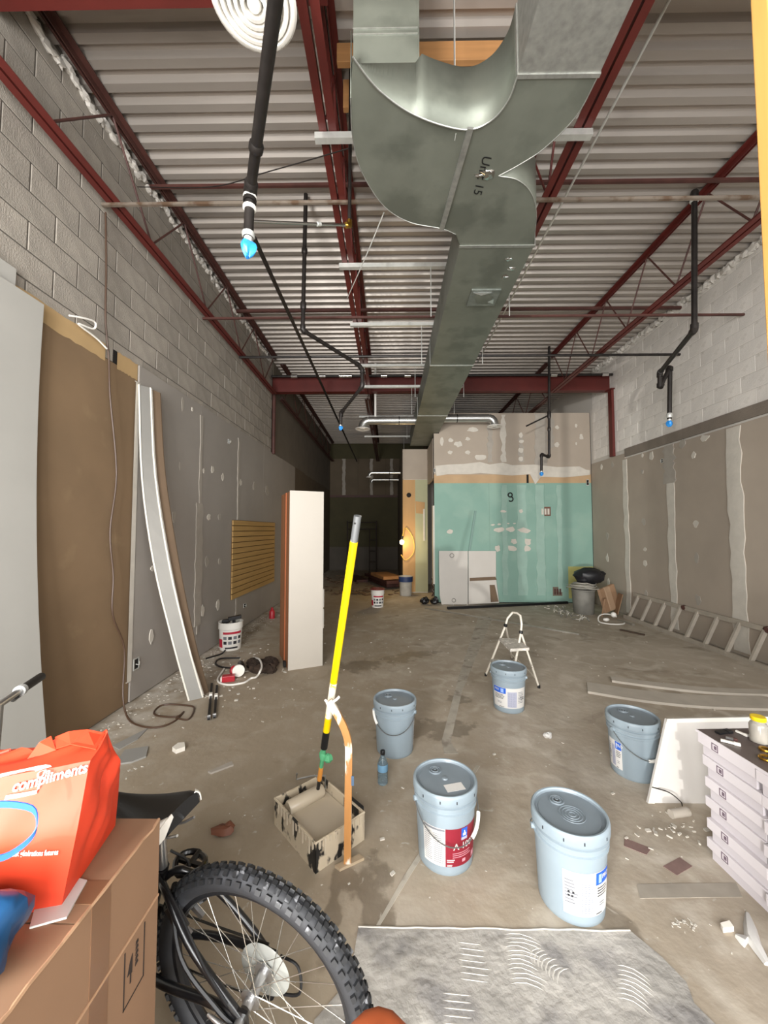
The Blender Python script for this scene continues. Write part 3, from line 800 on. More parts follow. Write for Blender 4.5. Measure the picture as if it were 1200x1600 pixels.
# hand lettering, reading towards the shop front
g = text_geo('Unit 15', .085, shear=.2)
c = at_z(752, 275, HD - .0035)
mb = MB(); mapped(mb, g, lambda x, y: Vector((c.x + y * .9 - .02, c.y + x, HD - .0035)))
mb.build('lettering', m_blackm, t)
# small round branches with ring diffusers
def branch(y, z, x0, x1, r, label, ring=True, strap=None):
    b = thing('branch_duct', label, 'duct', ((x0 + x1) / 2, y, z - r))
    s = 1 if x1 > x0 else -1
    MB().cyl((x0, y, z), (x1, y, z), r, n=18).build('pipe', m_shiny, b, smooth=True)
    MB().cyl((x0 + s * .32, y, z), (x0 + s * .335, y, z), r + .004, n=18).build('band', m_dark, b, smooth=True)
    el = [Vector((x1, y, z))] + [Vector((x1 + s * r * 1.4 * math.sin(a), y, z - r * 1.4 * (1 - math.cos(a)))) for a in (R(30), R(60), R(90))]
    el.append(el[-1] + Vector((0, 0, -.03)))
    MB().tube(el, r, 16).build('elbow', m_shiny, b, smooth=True)
    e = el[-1]
    if ring:
        MB().lathe([(r * .45, -.035), (r * .9, -.015), (r * 1.2, -.02), (r * 1.75, -.03), (r * 1.8, -.02), (r * 1.3, 0), (r, 0.01)], 24, e).build('ring_diffuser', m_whitepl, b, smooth=True)
        MB().lathe([(0.001, -.03), (r * .4, -.03), (r * .45, -.015), (.001, -.01)], 16, e).build('diffuser_core', m_whitepl, b, smooth=True)
    if strap:
        MB().bx(strap - .02, strap + .02, y - .003, y + .003, z + r - .01, 5.0).build('hanger_strap', m_whitepl, b)
    return b
branch(7.75, 3.80, .5345, -.42, .085, 'round branch duct with white ring diffuser, dropping toward the corridor', strap=-.28)
branch(7.95, 3.90, 1.0905, 2.08, .085, 'round branch duct with white ring diffuser in front of the grey upper drywall', strap=1.2)
branch(11.6, 3.30, .3445, -.52, .055, 'thin round branch duct with elbow over the dark corridor', ring=True)
branch(13.6, 3.35, .3445, -.55, .05, 'farthest thin round branch duct by the back wall', ring=False)

# round ceiling diffuser near the shop front
dc = at_z(397, 6, 3.80)
t = thing('round_diffuser', 'round white ceiling diffuser with concentric rings hanging beside the black pipe', 'diffuser', dc)
MB().lathe([(.172, 0), (.178, .006), (.175, .014), (.12, .05), (.10, .09)], 36, dc).build('outer_ring', m_whitepl, t, smooth=True)
for i, (r0, r1) in enumerate(((.150, .172), (.122, .143), (.094, .115), (.066, .087), (.038, .059))):
    MB().lathe([(r0, .012), (r0 + .003, -.004 - .003 * i), (r1 - .003, -.001 - .003 * i), (r1, .002), (r1, .014), (r0, .02)], 36, dc).build('ring', m_whitepl, t, smooth=True)
MB().lathe([(.001, -.018), (.022, -.016), (.03, -.004), (.03, .014), (.001, .016)], 24, dc).build('hub', m_whitepl, t, smooth=True)
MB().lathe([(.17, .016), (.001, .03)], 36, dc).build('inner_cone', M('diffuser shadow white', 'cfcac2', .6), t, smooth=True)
MB().cyl(dc + Vector((0, 0, .085)), (dc.x, dc.y, 4.99), .10, n=20).build('neck', m_galv, t, smooth=True)
_h = at_z(405, 155, 4.99)
rod('hanger_rod', 'thin white hanger rod beside the round diffuser', 'rod', dc + Vector((.02, .172, .01)), _h, .006, m_whitepl)

# lumber laid on the joists behind the duct throat
tag(MB().bx(-.36, 1.22, 2.50, 2.54, 4.80, 4.94).build('lumber_board', m_wood, None, bevel=.003), 'tan lumber board on edge under the deck behind the duct throat', 'board')
tag(MB().bx(-.34, -.03, 2.70, 2.74, 4.70, 4.92).build('lumber_board', m_wood, None, bevel=.003), 'short tan board between the red joist and the duct riser', 'board')

# ------------------------------------------------------------------ sprinkler pipework
def sprinkler(name, label, pts, rs, head=None, fittings=(), mat=m_black, blue=True, group=None, white=None, cat='pipe'):
    pts = [Vector(p) for p in pts]
    lo = min(pts, key=lambda q: q.z)
    t = thing(name, label, cat, (lo.x, lo.y, lo.z), group=group)
    for i, (a, b_) in enumerate(zip(pts[:-1], pts[1:])):
        r = rs[i] if isinstance(rs, (list, tuple)) else rs
        MB().cyl(a, b_, r, n=12).build('pipe', mat, t, smooth=True)
    for i, q in enumerate(pts[1:-1]):
        r = rs[i] if isinstance(rs, (list, tuple)) else rs
        d0 = (q - pts[i]).normalized(); d1 = (pts[i + 2] - q).normalized()
        MB().tube([q - d0 * r * 2.2, q - d0 * r * .4, q + d1 * r * .4, q + d1 * r * 2.2], r * 1.35, 12).build('elbow', mat, t, smooth=True)
    for f, ln, rr, mt in fittings:      # fraction along the first leg
        i = int(f); q = pts[i].lerp(pts[i + 1], f - i); d = (pts[i + 1] - pts[i]).normalized()
        MB().tube([q - d * ln / 2, q - d * ln * .3, q + d * ln * .3, q + d * ln / 2], [rr * .8, rr, rr, rr * .8], 12).build('coupling', mt, t, smooth=True)
    if head:
        e = pts[-1]; h = head
        hd = MB().cyl(e, e - Vector((0, 0, h * .5)), h * .42, h * .36, n=12).build('sprinkler_head', m_strut, t, smooth=True)
        if blue:
            mb = MB(); rr = random.Random(3)
            prof = [(.36, -.35), (.62, -.6), (.72, -1.0), (.62, -1.4), (.42, -1.75), (.2, -1.95)]
            n = 14; rows = []
            for r_, z_ in prof:
                rows.append([e + Vector((math.cos(2 * math.pi * k / n) * r_ * h * (1 + .22 * math.cos(5 * k)), math.sin(2 * math.pi * k / n) * r_ * h * (1 + .22 * math.cos(5 * k)), z_ * h * (1 + .05 * math.sin(3 * k)))) for k in range(n)])
            mb.grid(rows, closed=True); mb.f = [f[::-1] for f in mb.f]; mb.f.append(tuple(len(mb.v) - n + k for k in range(n)))
            mb.build('blue_wrap', m_blue, hd, smooth=True)
    return t
# the large near drop
a = at_y(436, -40, 1.16); b_ = at_y(391, 300, 1.98)
c = Vector((b_.x, b_.y, at_y(389, 372, 1.98).z))
c.x = at_y(388, 372, 1.98).x
sprinkler('sprinkler_drop', 'thick black sloping pipe ending in a big blue-wrapped sprinkler head', [a, b_, c], .026, head=.055,
          fittings=((.70, .05, .034, m_black), (.95, .06, .034, m_black), (1.12, .02, .036, m_whitepl), (1.35, .02, .036, m_whitepl), (1.93, .03, .034, m_strut)))
p0 = at_y(398, 348, 2.05); p1 = at_y(546, 352, 2.65)
p1 = Vector((p1.x, 2.65, p1.z))
t = thing('gas_line', 'slim bright pipe with brass elbow below the red joist', 'pipe', p1)
g0 = at_y(393, 346, 2.12)
MB().cyl(g0, p1, .009, n=10).build('bright_pipe', m_chrome, t, smooth=True)
MB().cyl(p1, (p1.x + .005, p1.y, 4.95), .013, n=10).build('black_pipe', m_black, t, smooth=True)
MB().tube([p1 - (p1 - g0).normalized() * .035, p1, p1 + Vector((0, 0, .035))], .02, 10).build('brass_elbow', m_brass, t, smooth=True)
q_ = g0.lerp(p1, .62); MB().cyl(q_, q_ + (p1 - g0).normalized() * .03, .014, n=10).build('coupling', m_strut, t, smooth=True)
pa = at_z(397, 368, 4.2); pb = at_z(566, 735, 4.2)
rod('branch_line', 'long black sprinkler pipe running back under the deck from the blue-capped drop', 'pipe', (pa.x, 3.3, 4.179), (pa.x - .02, 14.5, 4.179), .022, m_black)
# second drop, left of the centre joist
q0 = at_y(478, 290, 3.72); q1 = at_y(473, 516, 3.72); q2 = at_z(560, 570, q1.z); q2 = at_y(560, 570, 4.5); q3 = at_y(566, 578, 4.55); q3b = at_y(566, 604, 4.55); q4 = at_y(533, 645, 4.9); q5 = at_y(532, 664, 4.9)
sprinkler('sprinkler_drop', 'black jointed pipe dropping from the deck with small blue-capped head below the cross beam', [Vector((q0.x, 3.72, 4.96)), q1, q2, q3, q3b, q4, q5], .021, head=.036, fittings=((.42, .06, .03, m_black), (.82, .08, .03, m_black)))
# right drops
q = [at_y(1085, 300, 3.75), at_y(1085, 515, 3.75), at_y(1031, 582, 4.86), at_y(1031, 606, 4.86), at_y(1047, 573, 4.9), at_y(1046, 655, 4.9)]
q[0].z = 4.96
sprinkler('sprinkler_drop', 'black zigzag pipe with blue-capped head beside the white block wall', q, .026, head=.05, fittings=((.02, .09, .036, m_black), (.06, .03, .04, m_strut), (4.93, .06, .034, m_strut)))
q = [at_y(858, 545, 7.0), at_y(858, 714, 7.0), at_y(846, 710, 6.9), at_y(846, 736, 6.9)]
q[0].z = 4.96
sprinkler('sprinkler_drop', 'slim black pipe with small blue cap hanging in front of the green board', q, .023, head=.045, fittings=((.62, .14, .034, m_black), (.75, .08, .03, m_black)))
rod('brace_rod', 'short black diagonal rod above the tan strip of the rear partition', 'rod', at_y(822, 666, 7.05), at_y(857, 649, 7.02), .014, m_black)
# hanging wires
def wire(name, label, pts, r, mat, cat='wire', k=6, group=None):
    return tag(MB().tube(catmull(pts, k), r, 6).build(name, mat, None, smooth=True), label, cat, group)
wire('tie_wire', 'thin wire slanting from the duct elbow down to the red joist', [at_y(600, 332, 2.56), at_y(572, 400, 2.9), at_y(543, 465, 3.4)], .004, m_strut)
wire('tie_wire', 'slack thin wire strung across the deck left of the black pipe', [at_x(215, 292, -2.33), at_y(330, 292, 3.0), at_y(420, 268, 2.75), at_y(545, 232, 2.42)], .004, m_black)
wire('tie_wire', 'white cable looping over the top edge of the brown board', [at_x(108, 493, XL + .02), at_x(130, 497, XL + .05), at_x(148, 503, XL + .06), at_x(146, 514, XL + .05), at_x(122, 506, XL + .03), at_x(150, 528, XL + .03), at_x(167, 545, XL + .036)], .007, m_whitepl)
# vertical framing stud at the right, close by
tag(MB().bx(.822, .912, .79, .83, 0, 3.2).build('framing_stud', m_stud, None, bevel=.003), 'bare yellow-orange framing stud standing upright close by', 'stud')

# ------------------------------------------------------------------ leaning sheets and strips at the left wall
def lean_sheet(y0, y1, zt, xt, xm, xb, th, name, label, mat):
    """bowed sheet leaning on the left wall"""
    rows = []; n = 12
    for i in range(n + 1):
        s = i / n; z = zt * s
        x = xb * (1 - s) * (1 - 2 * s) + 4 * xm * s * (1 - s) + xt * s * (2 * s - 1)
        rows.append((x, z))
    mb = MB()
    mb.grid([[(x, y0, z) for x, z in rows], [(x, y1, z) for x, z in rows], [(x - th, y1, z) for x, z in rows], [(x - th, y0, z) for x, z in rows], [(x, y0, z) for x, z in rows]])
    mb.f = [f for f in mb.f]
    nn = n + 1
    mb.f += [(0, 3 * nn, 2 * nn, nn), (n, nn + n, 2 * nn + n, 3 * nn + n)]
    return tag(mb.build(name, mat, None), label, 'drywall')
lean_sheet(1.25, 2.48, 3.08, -2.315, -2.300, -2.15, .013, 'drywall_sheet', 'large pale drywall sheet bowing as it leans over the brown board', m_dryw)
lean_sheet(1.10, 2.30, 3.20, -2.332, -2.330, -2.24, .010, 'drywall_sheet', 'taller pale drywall sheet tucked behind the bowed sheet', m_dryw)

m_stripf = M('grey drywall strip face', '8f8d88', .85, var=.04, scale=4)
m_edge = M('white cut plaster edge', 'e2ddd2', .85)
m_brn = M('brown drywall back', '6d5a47', .85, var=.08, scale=4)
def leaning_strip(label, L1, L2, mat, edge):
    """strip given by its two long edges as pixel/depth triples"""
    A = catmull([at_y(*q) for q in L1], 4); B = catmull([at_y(*q) for q in L2], 4)
    lo = min(min(p.z for p in A), min(p.z for p in B))
    for q in A + B: q.z -= 0
    for P in (A, B):
        d = P[-1].z; n = len(P) - 1
        for i, p in enumerate(P): p.z -= d * i / n
    t = thing('drywall_strip', label, 'drywall', (A[-1].x, A[-1].y, 0), group='drywall strips leaning on the wall')
    nv = Vector((0, .013, 0))
    mb = MB().grid([A, B]); mb.grid([B, [p + nv for p in B]]); mb.grid([[p + nv for p in B], [p + nv for p in A]]); mb.grid([[p + nv for p in A], A])
    n = len(A); mb.f += [(0, n, 3 * n, 5 * n), ]
    mb.build('paper_face', mat, t)
    ed = MB()
    for P, w in ((A, 1), (B, edge)):
        if w: ed.tube([p + Vector((0, -.002, .004 if i == len(P) - 1 else 0)) for i, p in enumerate(P)], .0085, 4)
    ed.build('cut_edge', m_edge, t)
leaning_strip('long grey strip of drywall leaning bowed with white cut edges', [(217, 601, 3.50), (222, 750, 3.50), (240, 880, 3.53), (266, 990, 3.56), (295, 1098, 3.58)], [(235, 606, 3.62), (242, 740, 3.61), (264, 880, 3.61), (292, 1000, 3.63), (317, 1089, 3.65)], m_stripf, 1)
leaning_strip('dark brown-backed strip of drywall leaning behind the grey strip', [(237, 608, 3.66), (244, 740, 3.66), (266, 880, 3.66), (293, 1000, 3.68), (318, 1084, 3.70)], [(250, 614, 3.74), (258, 740, 3.74), (280, 880, 3.74), (305, 1000, 3.75), (326, 1077, 3.77)], m_brn, 0)

# slat panel fixed low on the left wall
t = thing('slatwall_panel', 'tan slatted display panel fixed to the grey drywall', 'panel', (XL + .02, 6.75, .55))
m_slat = M('tan slatboard', 'b08d55', .65, var=.12, scale=4, stretch=(3, .3, 6), pos=True)
MB().bx(XL + .0005, XL + .012, 5.70, 7.80, .53, 1.72).build('backing', M('slat groove', '5d4526', .8), t)
for i in range(14):
    z = .53 + i * .085
    MB().bx(XL + .012, XL + .026, 5.70, 7.80, z + .006, z + .079).build('slat', m_slat, t)

# tall cabinet carcass
c0 = at_z(450, 1048, 0); c1 = at_z(504, 1040, 0)
u = (c1 - c0).normalized(); w = Vector((-u.y, u.x, 0)); wd = (c1 - c0).length; dp = .58; ht = 2.02
t = thing('tall_cabinet', 'tall cabinet with white end panel and raw brown side', 'cabinet', (c0 + c1) / 2)
def cbox(a0, a1, b0, b1, z0, z1): return MB().obox(c0 + u * (a0 + a1) / 2 + w * (b0 + b1) / 2 + Vector((0, 0, (z0 + z1) / 2)), u * (a1 - a0) / 2, w * (b1 - b0) / 2, Vector((0, 0, (z1 - z0) / 2)))
m_cabbrown = M('raw brown chipboard', '8a5a38', .7, var=.2, scale=4, stretch=(3, 3, .3))
m_cabwhite = M('white melamine', 'b9b2a7', .4, var=.02, scale=3)
cbox(0, wd, 0, .02, 0, ht).build('end_panel', m_cabwhite, t)
cbox(0, .015, .021, dp, .01, ht - .01).build('side_panel', m_cabbrown, t)
cbox(0, .015, .021, .10, .012, ht - .012).build
cbox(-.012, 0, .20, .235, .01, ht - .01).build('edge_batten', M('red-brown batten', '9a5630', .7, var=.15, scale=5, stretch=(3, 3, .3)), t)
cbox(.016, wd - .005, .021, dp, ht - .03, ht - .012).build('top_panel', m_cabwhite, t)
cbox(.016, wd - .005, .021, dp, .06, .078).build('bottom_panel', m_cabwhite, t)
cbox(.016, wd - .005, dp - .02, dp, .08, ht - .032).build('far_panel', m_cabwhite, t)
for z in (.6, 1.0, 1.4, 1.75): cbox(.016, wd - .02, .022, dp - .021, z, z + .018).build('shelf', m_cabwhite, t)
for z0, z1 in ((.57, .80), (.81, 1.03)): cbox(wd - .003, wd + .02, .03, dp - .01, z0 - .15, z1 - .155).build('drawer_front', m_cabwhite, t)
MB().obox(c0 - u * .02 + w * .12 + Vector((0, 0, .04)), u * .012, w * .03, Vector((0, 0, .03))).build('foot_clip', m_dark, t)

# ------------------------------------------------------------------ buckets
m_pail = M('pale blue-grey pail plastic', '86939b', .42, var=.03, scale=8)
m_lid = M('grey pail lid', '757f86', .4, var=.06, scale=9)
m_wire = M('bail wire', '9a9c9c', .3, metal=.9)
m_paper = M('white label paper', 'cac8c4', .55)
m_maroon = M('maroon label', '7d1426', .5)
m_lblue = M('blue label', '1f57b8', .5)
m_lgrey = M('grey print', '74777d', .6)
m_lpale = M('pale lilac print', 'a2a4b6', .6)
m_ink = M('black print', '25252a', .6)
def body_r(z): return .129 + (.1425 - .129) * min(1, max(0, z / .265))
def cyl_patch(a0, a1, z0, z1, off, seg=None):
    n = seg or max(2, int(abs(a1 - a0) / R(5)))
    mb = MB(); rows = []
    for z in (z0, z1):
        rows.append([((body_r(z) + off) * math.sin(a0 + (a1 - a0) * i / n), -(body_r(z) + off) * math.cos(a0 + (a1 - a0) * i / n), z) for i in range(n + 1)])
    return mb.grid(rows)
def on_cyl(ac, zc, off):
    def f(x, y):
        z = zc + y; r = body_r(z) + off; a = ac + x / r
        return (r * math.sin(a), -r * math.cos(a), z)
    return f
def pail(px, py, label, rz_extra=0, bail=None, lid='spout', lab=None, group='grey paint pails'):
    g = at_z(px, py, 0)
    rz = -math.atan2(g.x, g.y) + rz_extra
    t = thing('paint_pail', label, 'bucket', (g.x, g.y, 0), rz, group)
    prof = [(.001, .004), (.122, .004), (.125, 0), (.1285, .004), (.13, .02), (body_r(.25), .25), (.1425, .262), (.149, .266), (.150, .276), (.1437, .28), (.1440, .291), (.1508, .295), (.1515, .305), (.1445, .309), (.145, .32), (.149, .325)]
    body = MB().lathe(prof, 48).build('body', m_pail, t, smooth=True, local=True)
    lidp = [(.147, .318), (.1535, .318), (.1545, .322), (.1545, .352), (.153, .358), (.149, .362), (.143, .361), (.1405, .356), (.139, .348), (.125, .347), (.124, .349), (.001, .349)]
    l = MB().lathe(lidp, 48).build('lid', m_lid if lid != 'white' else m_whitepl, t, smooth=True, local=True)
    # lid rim as pail-coloured band
    MB().lathe([(.1548, .320), (.1556, .324), (.1556, .351), (.154, .3585), (.1485, .3635), (.142, .3625), (.140, .357)], 48).build('lid_rim', m_pail, l, smooth=True, local=True)
    sp = Vector((-.05, .06, .349))
    MB().lathe([(.032, 0), (.031, .006), (.027, .006), (.026, .002), (.021, .002), (.02, .007), (.016, .007), (.015, .003), (.009, .003), (.008, .009), (.001, .009)], 20, sp).build('spout_cap', m_lid, l, smooth=True, local=True)
    MB().lathe([(.010, .0), (.009, .004), (.001, .004)], 14, sp + Vector((0, 0, .004))).build('spout_plug', m_dark, l, smooth=True, local=True)
    if lid == 'rings':
        for r_ in (.052, .040, .028, .014):
            MB().tube(arc((.012, -.006, .350), r_, 0, 2 * math.pi, 28, (1, 0, 0), (0, 1, 0))[:-1], .0022, 5, closed=True).build('lid_ring', m_lid, l, smooth=True, local=True)
    else:
        MB().lathe([(.016, 0), (.013, .005), (.001, .007)], 16, (0, .005, .349)).build('lid_boss', m_lid, l, smooth=True, local=True)
    # lid tabs
    for a in (-40, -8, 20, 60, 120, 180, 240):
        aa = R(a); MB().obox((.1557 * math.sin(aa), -.1557 * math.cos(aa), .338), Vector((math.cos(aa), math.sin(aa), 0)) * .0022, Vector((math.sin(aa), -math.cos(aa), 0)) * .0012, (0, 0, .006)).build('lid_notch', m_ink, l, local=True)
    # bail
    if bail is None: bail = (R(-75), R(105), .13, .62)
    a0, a1, drop, gu = bail
    zp = .285; pts = []; n = 26
    for i in range(n + 1):
        s = i / n; a = a0 + (a1 - a0) * s; z = zp - drop * math.sin(math.pi * s)
        r_ = body_r(z) + .012 + .012 * math.sin(math.pi * s); pts.append(Vector((r_ * math.sin(a), -r_ * math.cos(a), z)))
    ob = MB().tube(pts, .0028, 6).build('bail', m_wire, t, smooth=True, local=True)
    i0 = max(0, int((gu or 0) * n) - 3)
    if gu is not None: MB().tube(pts[i0:i0 + 6], .009, 8).build('grip', m_whitepl, ob, smooth=True, local=True)
    for a in (a0, a1):
        c = Vector((math.sin(a), -math.cos(a), 0)); MB().cyl(c * .142 + Vector((0, 0, zp)), c * .160 + Vector((0, 0, zp)), .012).build('bail_ear', m_pail, t, smooth=True, local=True)
    if lab: lab(t)
    return t
def lines(t, par, a0, a1, z0, z1, n, mat, fill=.35, off=.0016, rag=.25):
    rr = random.Random(int(z0 * 1e4) + n); mb = MB(); h = (z1 - z0) / n
    for i in range(n):
        q = cyl_patch(a0, a0 + (a1 - a0) * (1 - rr.uniform(0, rag)), z0 + h * i, z0 + h * (i + fill), off); mb.add(q.v, q.f)
    return mb.build('print_line', mat, par, local=True)
def label_a100(t):
    p = cyl_patch(R(-46), R(0), .045, .215, .001).build('label', m_paper, t, local=True)
    cyl_patch(R(-44), R(-1), .203, .212, .0018).build('label_bar', m_lgrey, p, local=True)
    lines(t, p, R(-43), R(-26), .06, .195, 15, m_lgrey, .3); lines(t, p, R(-23), R(-3), .06, .195, 15, m_lgrey, .3)
    q = cyl_patch(R(0), R(76), .045, .215, .001).build('label', m_maroon, t, local=True)
    cyl_patch(R(31), R(45), .172, .212, .002).build('logo_panel', m_lblue, q, local=True)
    cyl_patch(R(31), R(45), .160, .172, .002).build('logo_foot', m_lpale, q, local=True)
    mb = MB(); f = on_cyl(R(38), .178, .003)
    mb.add([f(x, y) for x, y in ((-.008, 0), (.008, 0), (.010, .010), (.003, .016), (.004, .024), (-.004, .024), (-.003, .016), (-.010, .010))], [tuple(range(8))]); mb.build('emblem', m_paper, q, local=True)
    mb = MB(); mapped(mb, text_geo('A-100', .040, bold=True), on_cyl(R(36), .122, .0025)); mb.build('lettering', m_paper, q, local=True)
    m_pk = M('pink print', 'c58a94', .6)
    lines(t, q, R(14), R(62), .085, .112, 3, m_pk); lines(t, q, R(3), R(18), .066, .082, 2, m_paper, .5); lines(t, q, R(3), R(14), .048, .058, 2, m_paper, .5)
    cyl_patch(R(34), R(42), .060, .074, .002).build('emblem', m_pk, q, local=True)
    cyl_patch(R(60), R(70), .055, .08, .002).build('print_block', m_pk, q, local=True)
def label_blue(a0, mirror=False, wide=1.0):
    def f(t):
        p = cyl_patch(a0, a0 + R(88) * wide, .045, .215, .001).build('label', m_paper, t, local=True)
        k = R(88) * wide
        def seg(s0, s1):
            if mirror: s0, s1 = 1 - s1, 1 - s0
            return a0 + k * s0, a0 + k * s1
        lines(t, p, *seg(.03, .27), .09, .19, 8, m_lgrey, .4, rag=.4)
        cyl_patch(*seg(.31, .56), .055, .185, .0016).build('print_block', m_lpale, p, local=True)
        lines(t, p, *seg(.33, .54), .06, .18, 14, m_lgrey, .3)
        for s_, z_ in ((.08, .115), (.14, .115), (.08, .13), (.16, .13)): cyl_patch(*seg(s_, s_ + .04), z_, z_ + .009, .002).build('pictogram', m_ink, p, local=True)
        b = cyl_patch(*seg(.60, .98), .165, .213, .0018).build('logo_panel', m_lblue, p, local=True)
        x0, x1 = seg(.66, .74); cyl_patch(x0, x1, .172, .206, .0026).build('emblem', M('pale blue print', '8ea9e6', .6), b, local=True)
        x0, x1 = seg(.78, .94); mb = MB(); mapped(mb, text_geo('PRO', .024, bold=True), on_cyl((x0 + x1) / 2, .185, .003)); mb.build('lettering', m_paper, b, local=True)
        lines(t, p, *seg(.64, .94), .118, .16, 4, m_ink, .4); lines(t, p, *seg(.62, .8), .05, .058, 1, m_ink, .5); lines(t, p, *seg(.7, .86), .08, .10, 2, m_lgrey, .4)
    return f
p1 = pail(696, 1333, 'grey paint pail with maroon and white label near the paint tray', 0, (R(-68), R(112), .135, .78), 'spout', label_a100)
w_ = MB(); c = Vector((.045, -.055, .3505)); w_.obox(c, Vector((.042, .018, 0)), Vector((-.010, .024, 0)), (0, 0, .0006)); s1 = w_.build('lid_sticker', m_paper, [ch for ch in p1.children if ch.name.startswith('lid')][0], local=True)
pail(892, 1402, 'grey paint pail with ringed lid and blue-topped label nearest the mortar patch', R(0), (R(-72), R(-252), .06, None), 'rings', label_blue(R(-12)))
pail(617, 1170, 'grey paint pail with drooping wire handle beside the water bottle', 0, (R(-80), R(70), .11, .05), 'spout', label_blue(R(72), wide=.9))
pail(795, 1105, 'grey paint pail with blue and white label under the white step stool', 0, (R(-100), R(-280), .05, None), 'spout', label_blue(R(-62), mirror=True, wide=1.5))
pail(990, 1205, 'grey paint pail with narrow white label beside the leaning white panel', 0, (R(-45), R(120), .13, .6), 'spout', lambda t: label_blue(R(-70), wide=.5)(t))

def white_tub(px, py, dia, h, label, red=True, contents=None, rim='red', matb=None):
    g = at_z(px, py, 0); k = dia / 2; rz = -math.atan2(g.x, g.y)
    t = thing('plaster_tub', label, 'bucket', (g.x, g.y, 0), rz)
    MB().lathe([(.001, .006), (k * .84, .006), (k * .86, 0), (k * .88, .01), (k * .96, h * .74), (k * 1.02, h * .76), (k * 1.02, h * .97), (k * 1.04, h * .98), (k * 1.04, h), (k * .97, h), (k * .95, h * .95), (k * .82, .02), (.001, .016)], 32).build('body', matb or m_whitepl, t, smooth=True, local=True)
    def pt(a0, a1, z0, z1, m, n='label', off=.003):
        rows = []
        for z in (z0, z1):
            r_ = k * (.87 + .09 * z / h / .74) + off
            rows.append([(r_ * math.sin(a0 + (a1 - a0) * i / 8), -r_ * math.cos(a0 + (a1 - a0) * i / 8), z) for i in range(9)])
        return MB().grid(rows).build(n, m, t, local=True)
    if red:
        mr_ = M('red tub print', 'b3243a', .5)
        pt(R(-40), R(60), h * .60, h * .68, mr_); pt(R(-80), R(-45), h * .12, h * .42, mr_)
        for i in range(4):
            for j in range(2): pt(R(-38 + i * 26), R(-20 + i * 26), h * (.24 + j * .17), h * (.35 + j * .17), m_lgrey if (i + j) % 2 else m_ink)
        pt(R(-30), R(40), h * .08, h * .14, m_ink)
    return t
tb = white_tub(360, 1013, .30, .36, 'white plaster tub with red print holding dark tools by the slatted panel')
g = at_z(360, 1013, 0)
for i, (dx, dy, lx, ang, hz) in enumerate(((-.075, .03, .10, .2, .352), (.038, .068, .10, 1.2, .362), (.075, -.060, .16, .5, .415))):
    mb = MB(); ca, sa = math.cos(ang), math.sin(ang)
    mb.obox((g.x + dx, g.y + dy, hz), Vector((ca, sa, .12)) * lx / 2, Vector((-sa, ca, 0)) * .03, (0, 0, .022)); mb.obox((g.x + dx * .8, g.y + dy * .8, (hz + .12) / 2), Vector((.018, 0, 0)), Vector((0, .012, 0)), (0, 0, (hz - .12) / 2))
    tag(mb.build('hand_tool', m_blackm if i != 1 else m_strut, None, bevel=.004), ('dark trowel head sticking out of the white plaster tub', 'silver scraper standing in the white plaster tub', 'black handled tool across the white tub rim')[i], 'tool')
white_tub(590, 948, .27, .35, 'white plaster tub with dark red rim near the corridor mouth')
gg = at_z(590, 948, 0)
tag(MB().lathe([(.142, .352), (.15, .353), (.15, .372), (.12, .372), (.12, .362), (.001, .36)], 24, (gg.x, gg.y, 0)).build('tub_lid', M('dark red lid', '6e1a1c', .5), None, smooth=True), 'dark red lid on the white tub near the corridor', 'lid')
tt = white_tub(634, 930, .32, .46, 'dented white tub with blue band beside the plywood partition', red=False, matb=M('grubby white plastic', 'a9a59b', .5, var=.15, scale=8))
gg = at_z(634, 930, 0)
MB().lathe([(.167, .33), (.17, .33), (.172, .45), (.167, .45)], 24, (gg.x, gg.y, 0)).build('blue_band', M('dark blue band', '24365e', .5), tt, smooth=True)

# water bottle
g = at_z(598, 1224, 0)
t = thing('water_bottle', 'small clear water bottle with dark cap on the floor between the pails', 'bottle', g)
MB().lathe([(.001, .003), (.026, 0), (.031, .006), (.0315, .03), (.029, .036), (.0315, .042), (.029, .05), (.0315, .056), (.029, .064), (.0315, .07), (.031, .12), (.027, .14), (.014, .165), (.0125, .18), (.001, .18)], 24, g).build('shell', M('clear bottle plastic', '9fb4bd', .12, trans=.75, spec=.6), t, smooth=True)
MB().lathe([(.0318, .08), (.0324, .082), (.0324, .12), (.0316, .122)], 24, g).build('label', M('blue bottle label', '6d97b5', .5), t, smooth=True)
MB().lathe([(.0150, .176), (.0155, .178), (.0155, .196), (.014, .199), (.001, .199)], 18, g).build('cap', m_blackm, t, smooth=True)

# ------------------------------------------------------------------ roller bucket, pole and bent stick
F_, L_, R_ = at_z(493, 1366, 0), at_z(436, 1297, 0), at_z(578, 1322, 0)
eu = (L_ - F_); lu = .40; eu.normalize()
ev = Vector((eu.y, -eu.x, 0)); lv = .285
if ev.dot(R_ - F_) < 0: ev = -ev
m_tray = M('black tray under dried paint', 'b8aa93', .6, col2='1c1a18', lo=.54, hi=.60, cscale=16, var=.06, scale=8, bump=.3, bscale=20, stretch=(1, 1, .6))
m_paint = M('wet beige paint', 'b9ac97', .3, var=.05, scale=5)
m_blacktray = M('black tray plastic', '1b1a19', .45, col2='a99c86', lo=.58, hi=.62, cscale=9)
t = thing('roller_bucket', 'rectangular paint bucket caked in beige paint with black showing', 'paint tray', F_ + eu * lu / 2 + ev * lv / 2)
def tp(a, b_, z): return F_ + eu * a + ev * b_ + Vector((0, 0, z))
H_ = .135; o_ = .014
